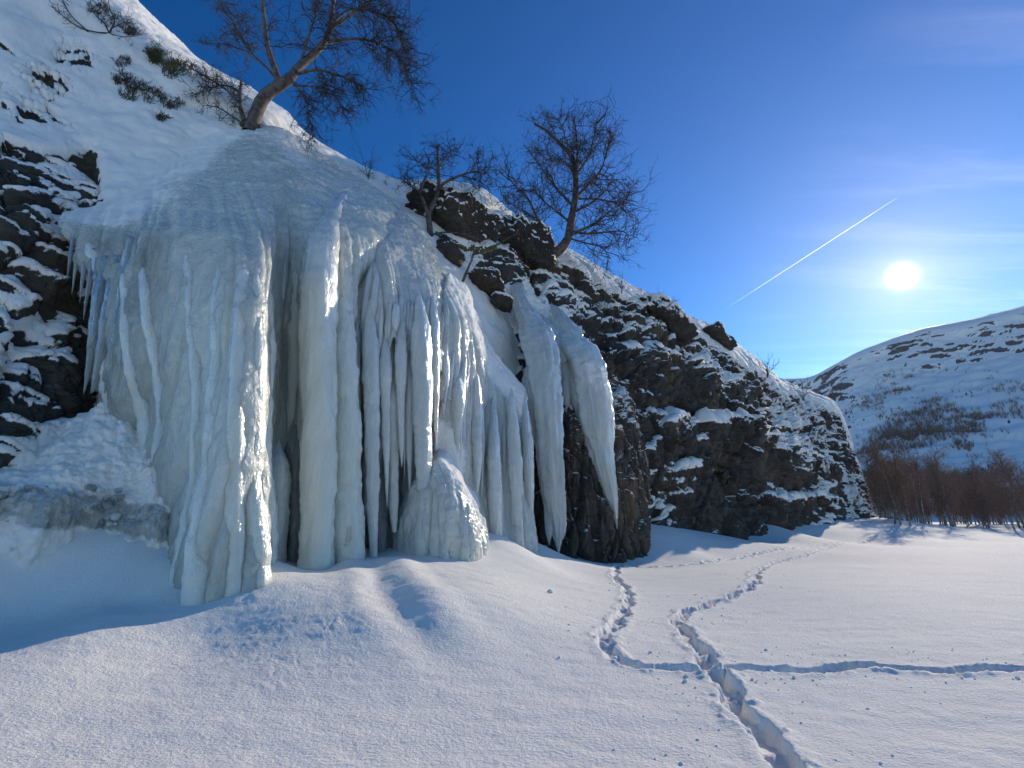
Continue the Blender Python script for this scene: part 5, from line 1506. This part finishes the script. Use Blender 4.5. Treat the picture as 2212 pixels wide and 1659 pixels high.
def build_scrub():
    rng = np.random.RandomState(90)
    G = SURF['mount'].reshape(-1, 3); u, v = project(G)
    dens = (blob(u, v, 1890, 985, 120, 50, -.3) + .9 * blob(u, v, 2010, 1000, 130, 70) + .8 * blob(u, v, 2140, 960, 50, 150, .3) + .5 * blob(u, v, 1990, 870, 90, 50, .2) + .35 * blob(u, v, 1840, 860, 60, 30, -.3) + .015)
    dens = dens * sstep(-.15, .3, fbm(G * .025, 4, 1300)) * (v < 1125) * (v > 800) * (u > 1780) * (u < 2500)
    w = dens * (G[:, 1] ** 2); w = w / w.sum()
    idx = rng.choice(len(G), 3200, p=w)
    P, R = [], []
    for i in idx:
        b = G[i] + np.array([rng.uniform(-2, 2), rng.uniform(-2, 2), -.4])
        H = rng.uniform(2.2, 5.5)
        for k in range(7):
            d = np.array([rng.randn() * .28, rng.randn() * .28, 1]); a = b + d * H * .5; e = a + (d + rng.randn(3) * .22) * H * .5
            P.append([b, a, e]); R.append([.09, .07, .03])
    V, F = tubes_batch(P, R, 3)
    o = add_obj('scrub', mesh_np('scrub', V, F), M['redtwig'])
    tag(o, 'sparse leafless birch scrub scattered over the far mountain slope', 'scrub', kind='stuff')
build_scrub()

def wood_tree(seed, H, multi=1, red=True):
    T = Tree(seed)
    for s_ in range(multi):
        lean = np.array([T.r.randn() * .10, T.r.randn() * .10, 1.0])
        b = np.array([T.r.randn() * .28 * (multi > 1), T.r.randn() * .28 * (multi > 1), -.3])
        m = 14
        z = np.linspace(0, 1, m)
        path = b + lean * (z * H * T.r.uniform(.8, 1.0))[:, None] + .25 * np.c_[fbm(np.c_[z * 3, z * 0 + seed, z * 0 + s_], 2, 5), fbm(np.c_[z * 3, z * 0 + seed + 9, z * 0 + s_], 2, 6), z * 0] * z[:, None]
        T.limb(path, np.linspace(.11, .02, m), 6)
        T.crown_on(path, 9.0 if multi == 1 else 6.0, H * .24, .022, droop=-.04, frm=.16, kink=.16, maxl=2, dens=1.15, spread=.75, fwd=.8, up=.35)
    return T

def build_wood():
    protos = []
    for k, (H, mu) in enumerate([(8.0, 1), (7.2, 3), (9.0, 2), (6.2, 1), (8.5, 1)]):
        T = wood_tree(300 + k, H, mu)
        wood, tw = T.meshes((0, 0, 0))
        protos.append((mesh_np('trunk', *wood), mesh_np('crown', *tw)))
    for a, b in protos:
        a.materials.append(M['palebark']); b.materials.append(M['redtwig'])
    rng = random.Random(12)
    spots = []
    front = [(1950, 1157, 52, 1, 1.1, 'foremost brown birch clump standing on the open snow before the wood'),
             (1972, 1158, 51, 0, .85, 'slender foremost birch with forked stem where the far track ends'),
             (1925, 1142, 60, 0, 1.1, 'bushy brown birch at the left edge of the wood beside the cliff end'),
             (1990, 1146, 60, 2, 1.0, 'twin stemmed brown birch just right of the foremost clump'),
             (2062, 1143, 64, 4, 1.3, 'tall pale stemmed birch standing apart in the middle of the wood edge')]
    for (u, v, d, k, sc, lab) in front:
        x, _ = ray(u, v)
        spots.append((float(x) * d, d, k, sc, lab))
    for i in range(84):
        u = 1895 + i * 5.6 + rng.uniform(-6, 6); d = rng.uniform(60, 105) - max(0, (u - 2200)) * .05
        x, _ = ray(u, 1130)
        spots.append((float(x) * d, d, rng.randrange(5), rng.choice([.55, .7, .85, 1.0, 1.15, 1.3]) * rng.uniform(.92, 1.08), None))
    xy = np.array([(a, b) for a, b, *_ in spots])
    zz = ground_full(xy)
    for (x, y, k, sc, lab), z in zip(spots, zz):
        t = thing('birch_tree', lab or 'leafless birch inside the dense brown wood below the mountain', 'tree', (x, y, z), 'birches of the wood below the mountain')
        t.rotation_euler = (0, 0, rng.uniform(0, 6.28)); t.scale = (sc, sc, sc)
        a = add_obj('trunk', protos[k][0], None, t); b = add_obj('crown', protos[k][1], None, t); tag(b, kind='stuff')
build_wood()

# ------------------------------------------------------------------ contrail
def build_contrail():
    a = PT(1938, 427, 17000.0); alt = a[2] - CAM_H
    _, r1 = ray(1560, 672); b = PT(1560, 672, alt / r1)
    m = 9
    f = np.linspace(0, 1, m)[:, None]
    path = a * (1 - f) + b * f
    rad = np.interp(f[:, 0], [0, .05, .4, .75, 1], [7, 14, 15, 10, 3])
    V, F, D = tube(path, rad, 10)
    al = 0 * V[..., 0]
    m_, N, L, bs = new_mat('contrail_vapour')
    N.remove(bs)
    pv = N.new('ShaderNodeVolumePrincipled'); pv.inputs['Color'].default_value = (1, 1, 1, 1)
    pv.inputs['Density'].default_value = 0.022; pv.inputs['Anisotropy'].default_value = 0.6
    L.new(pv.outputs[0], N['Material Output'].inputs['Volume'])
    loc = path.mean(0)
    o = add_obj('contrail', mesh_np('contrail', V.reshape(-1, 3) - loc, np.concatenate([F, np.array([[0, 1, 2, 3]])[:0]], 0)), m_, loc=tuple(loc))
    tag(o, 'thin white contrail rising to the right across the blue sky', 'contrail')
build_contrail()

# ------------------------------------------------------------------ snow clods beside the tracks
def clod_mesh(seed):
    T, Pp = np.meshgrid(np.linspace(0, 2 * math.pi, 10), np.linspace(.08, math.pi - .08, 7), indexing='ij')
    d = np.stack([np.sin(Pp) * np.cos(T), np.sin(Pp) * np.sin(T), .7 * np.cos(Pp)], -1)
    d = np.sign(d) * np.abs(d) ** .75
    V = d * (1 + .35 * fbm(d * 1.6 + seed, 2, seed))[..., None]
    V[-1] = V[0]
    return mesh_np('snow_clod', V, grid_faces(10, 7)[:, ::-1])

def build_clods():
    protos = [clod_mesh(k) for k in range(6)]
    for p in protos: p.materials.append(M['snow'])
    rng = np.random.RandomState(17)
    pts = []
    for name, n, sig in (('main', 120, .45), ('bend', 60, .42), ('cross', 60, .40), ('far', 20, .3)):
        line = TRAILS[name]
        near = line[np.hypot(line[:, 0], line[:, 1]) < 22]
        for k in range(n):
            i = rng.randint(0, len(near) - 1); f = rng.uniform()
            p = near[i] * (1 - f) + near[i + 1] * f
            t = near[i + 1] - near[i]; t = t / (np.hypot(*t) + 1e-9)
            side = rng.choice([-1, 1]); off = .27 + abs(rng.randn()) * sig
            q = p + np.array([t[1], -t[0]]) * side * off
            pts.append((q[0], q[1], rng.uniform(.005, .011) * (2.0 if rng.uniform() < .10 else 1)))
    z = ground_full(np.array([(a, b) for a, b, _ in pts]))
    for k, ((x, y, r), h) in enumerate(zip(pts, z)):
        o = bpy.data.objects.new('snow_clod', protos[k % 6]); COL.objects.link(o)
        o.location = (x, y, h + r * .25); o.scale = (r * rng.uniform(.8, 1.4), r, r * rng.uniform(.7, 1.1)); o.rotation_euler = (rng.uniform(-.3, .3), 0, rng.uniform(0, 6.28))
        tag(o, 'small clod of snow thrown out beside the footprint tracks', 'snow clod', 'snow clods scattered beside the tracks')
    p = ground_hit([1188], [1281])[0]
    o = bpy.data.objects.new('snow_clod', protos[2]); COL.objects.link(o); o.location = (p[0], p[1], gz(p[0], p[1]) + .02); o.scale = (.06, .05, .045)
    tag(o, 'single grey snow lump alone on the smooth drift in front of the ice', 'snow clod')
build_clods()

# ------------------------------------------------------------------ thin bright winter haze over the valley
def build_haze():
    zt = float(SURF['mount'][..., 2].max()) + 4
    x0, x1, y0, y1, z0, z1 = -1450.0, 1750.0, -1450.0, 1650.0, -6.0, zt
    V = [(x, y, z) for x in (x0, x1) for y in (y0, y1) for z in (z0, z1)]
    F = [(0, 1, 3, 2), (4, 6, 7, 5), (0, 4, 5, 1), (2, 3, 7, 6), (0, 2, 6, 4), (1, 5, 7, 3)]
    me = bpy.data.meshes.new('haze'); me.from_pydata(V, [], F); me.update()
    m_, N, L, b = new_mat('haze'); N.remove(b)
    pv = N.new('ShaderNodeVolumePrincipled')
    pv.inputs['Color'].default_value = (.92, .95, 1.0, 1); pv.inputs['Density'].default_value = 0.00002; pv.inputs['Anisotropy'].default_value = 0.5
    L.new(pv.outputs[0], N['Material Output'].inputs['Volume'])
    tag(add_obj('haze', me, m_), 'thin bright winter haze filling the valley', 'haze', kind='stuff')
build_haze()
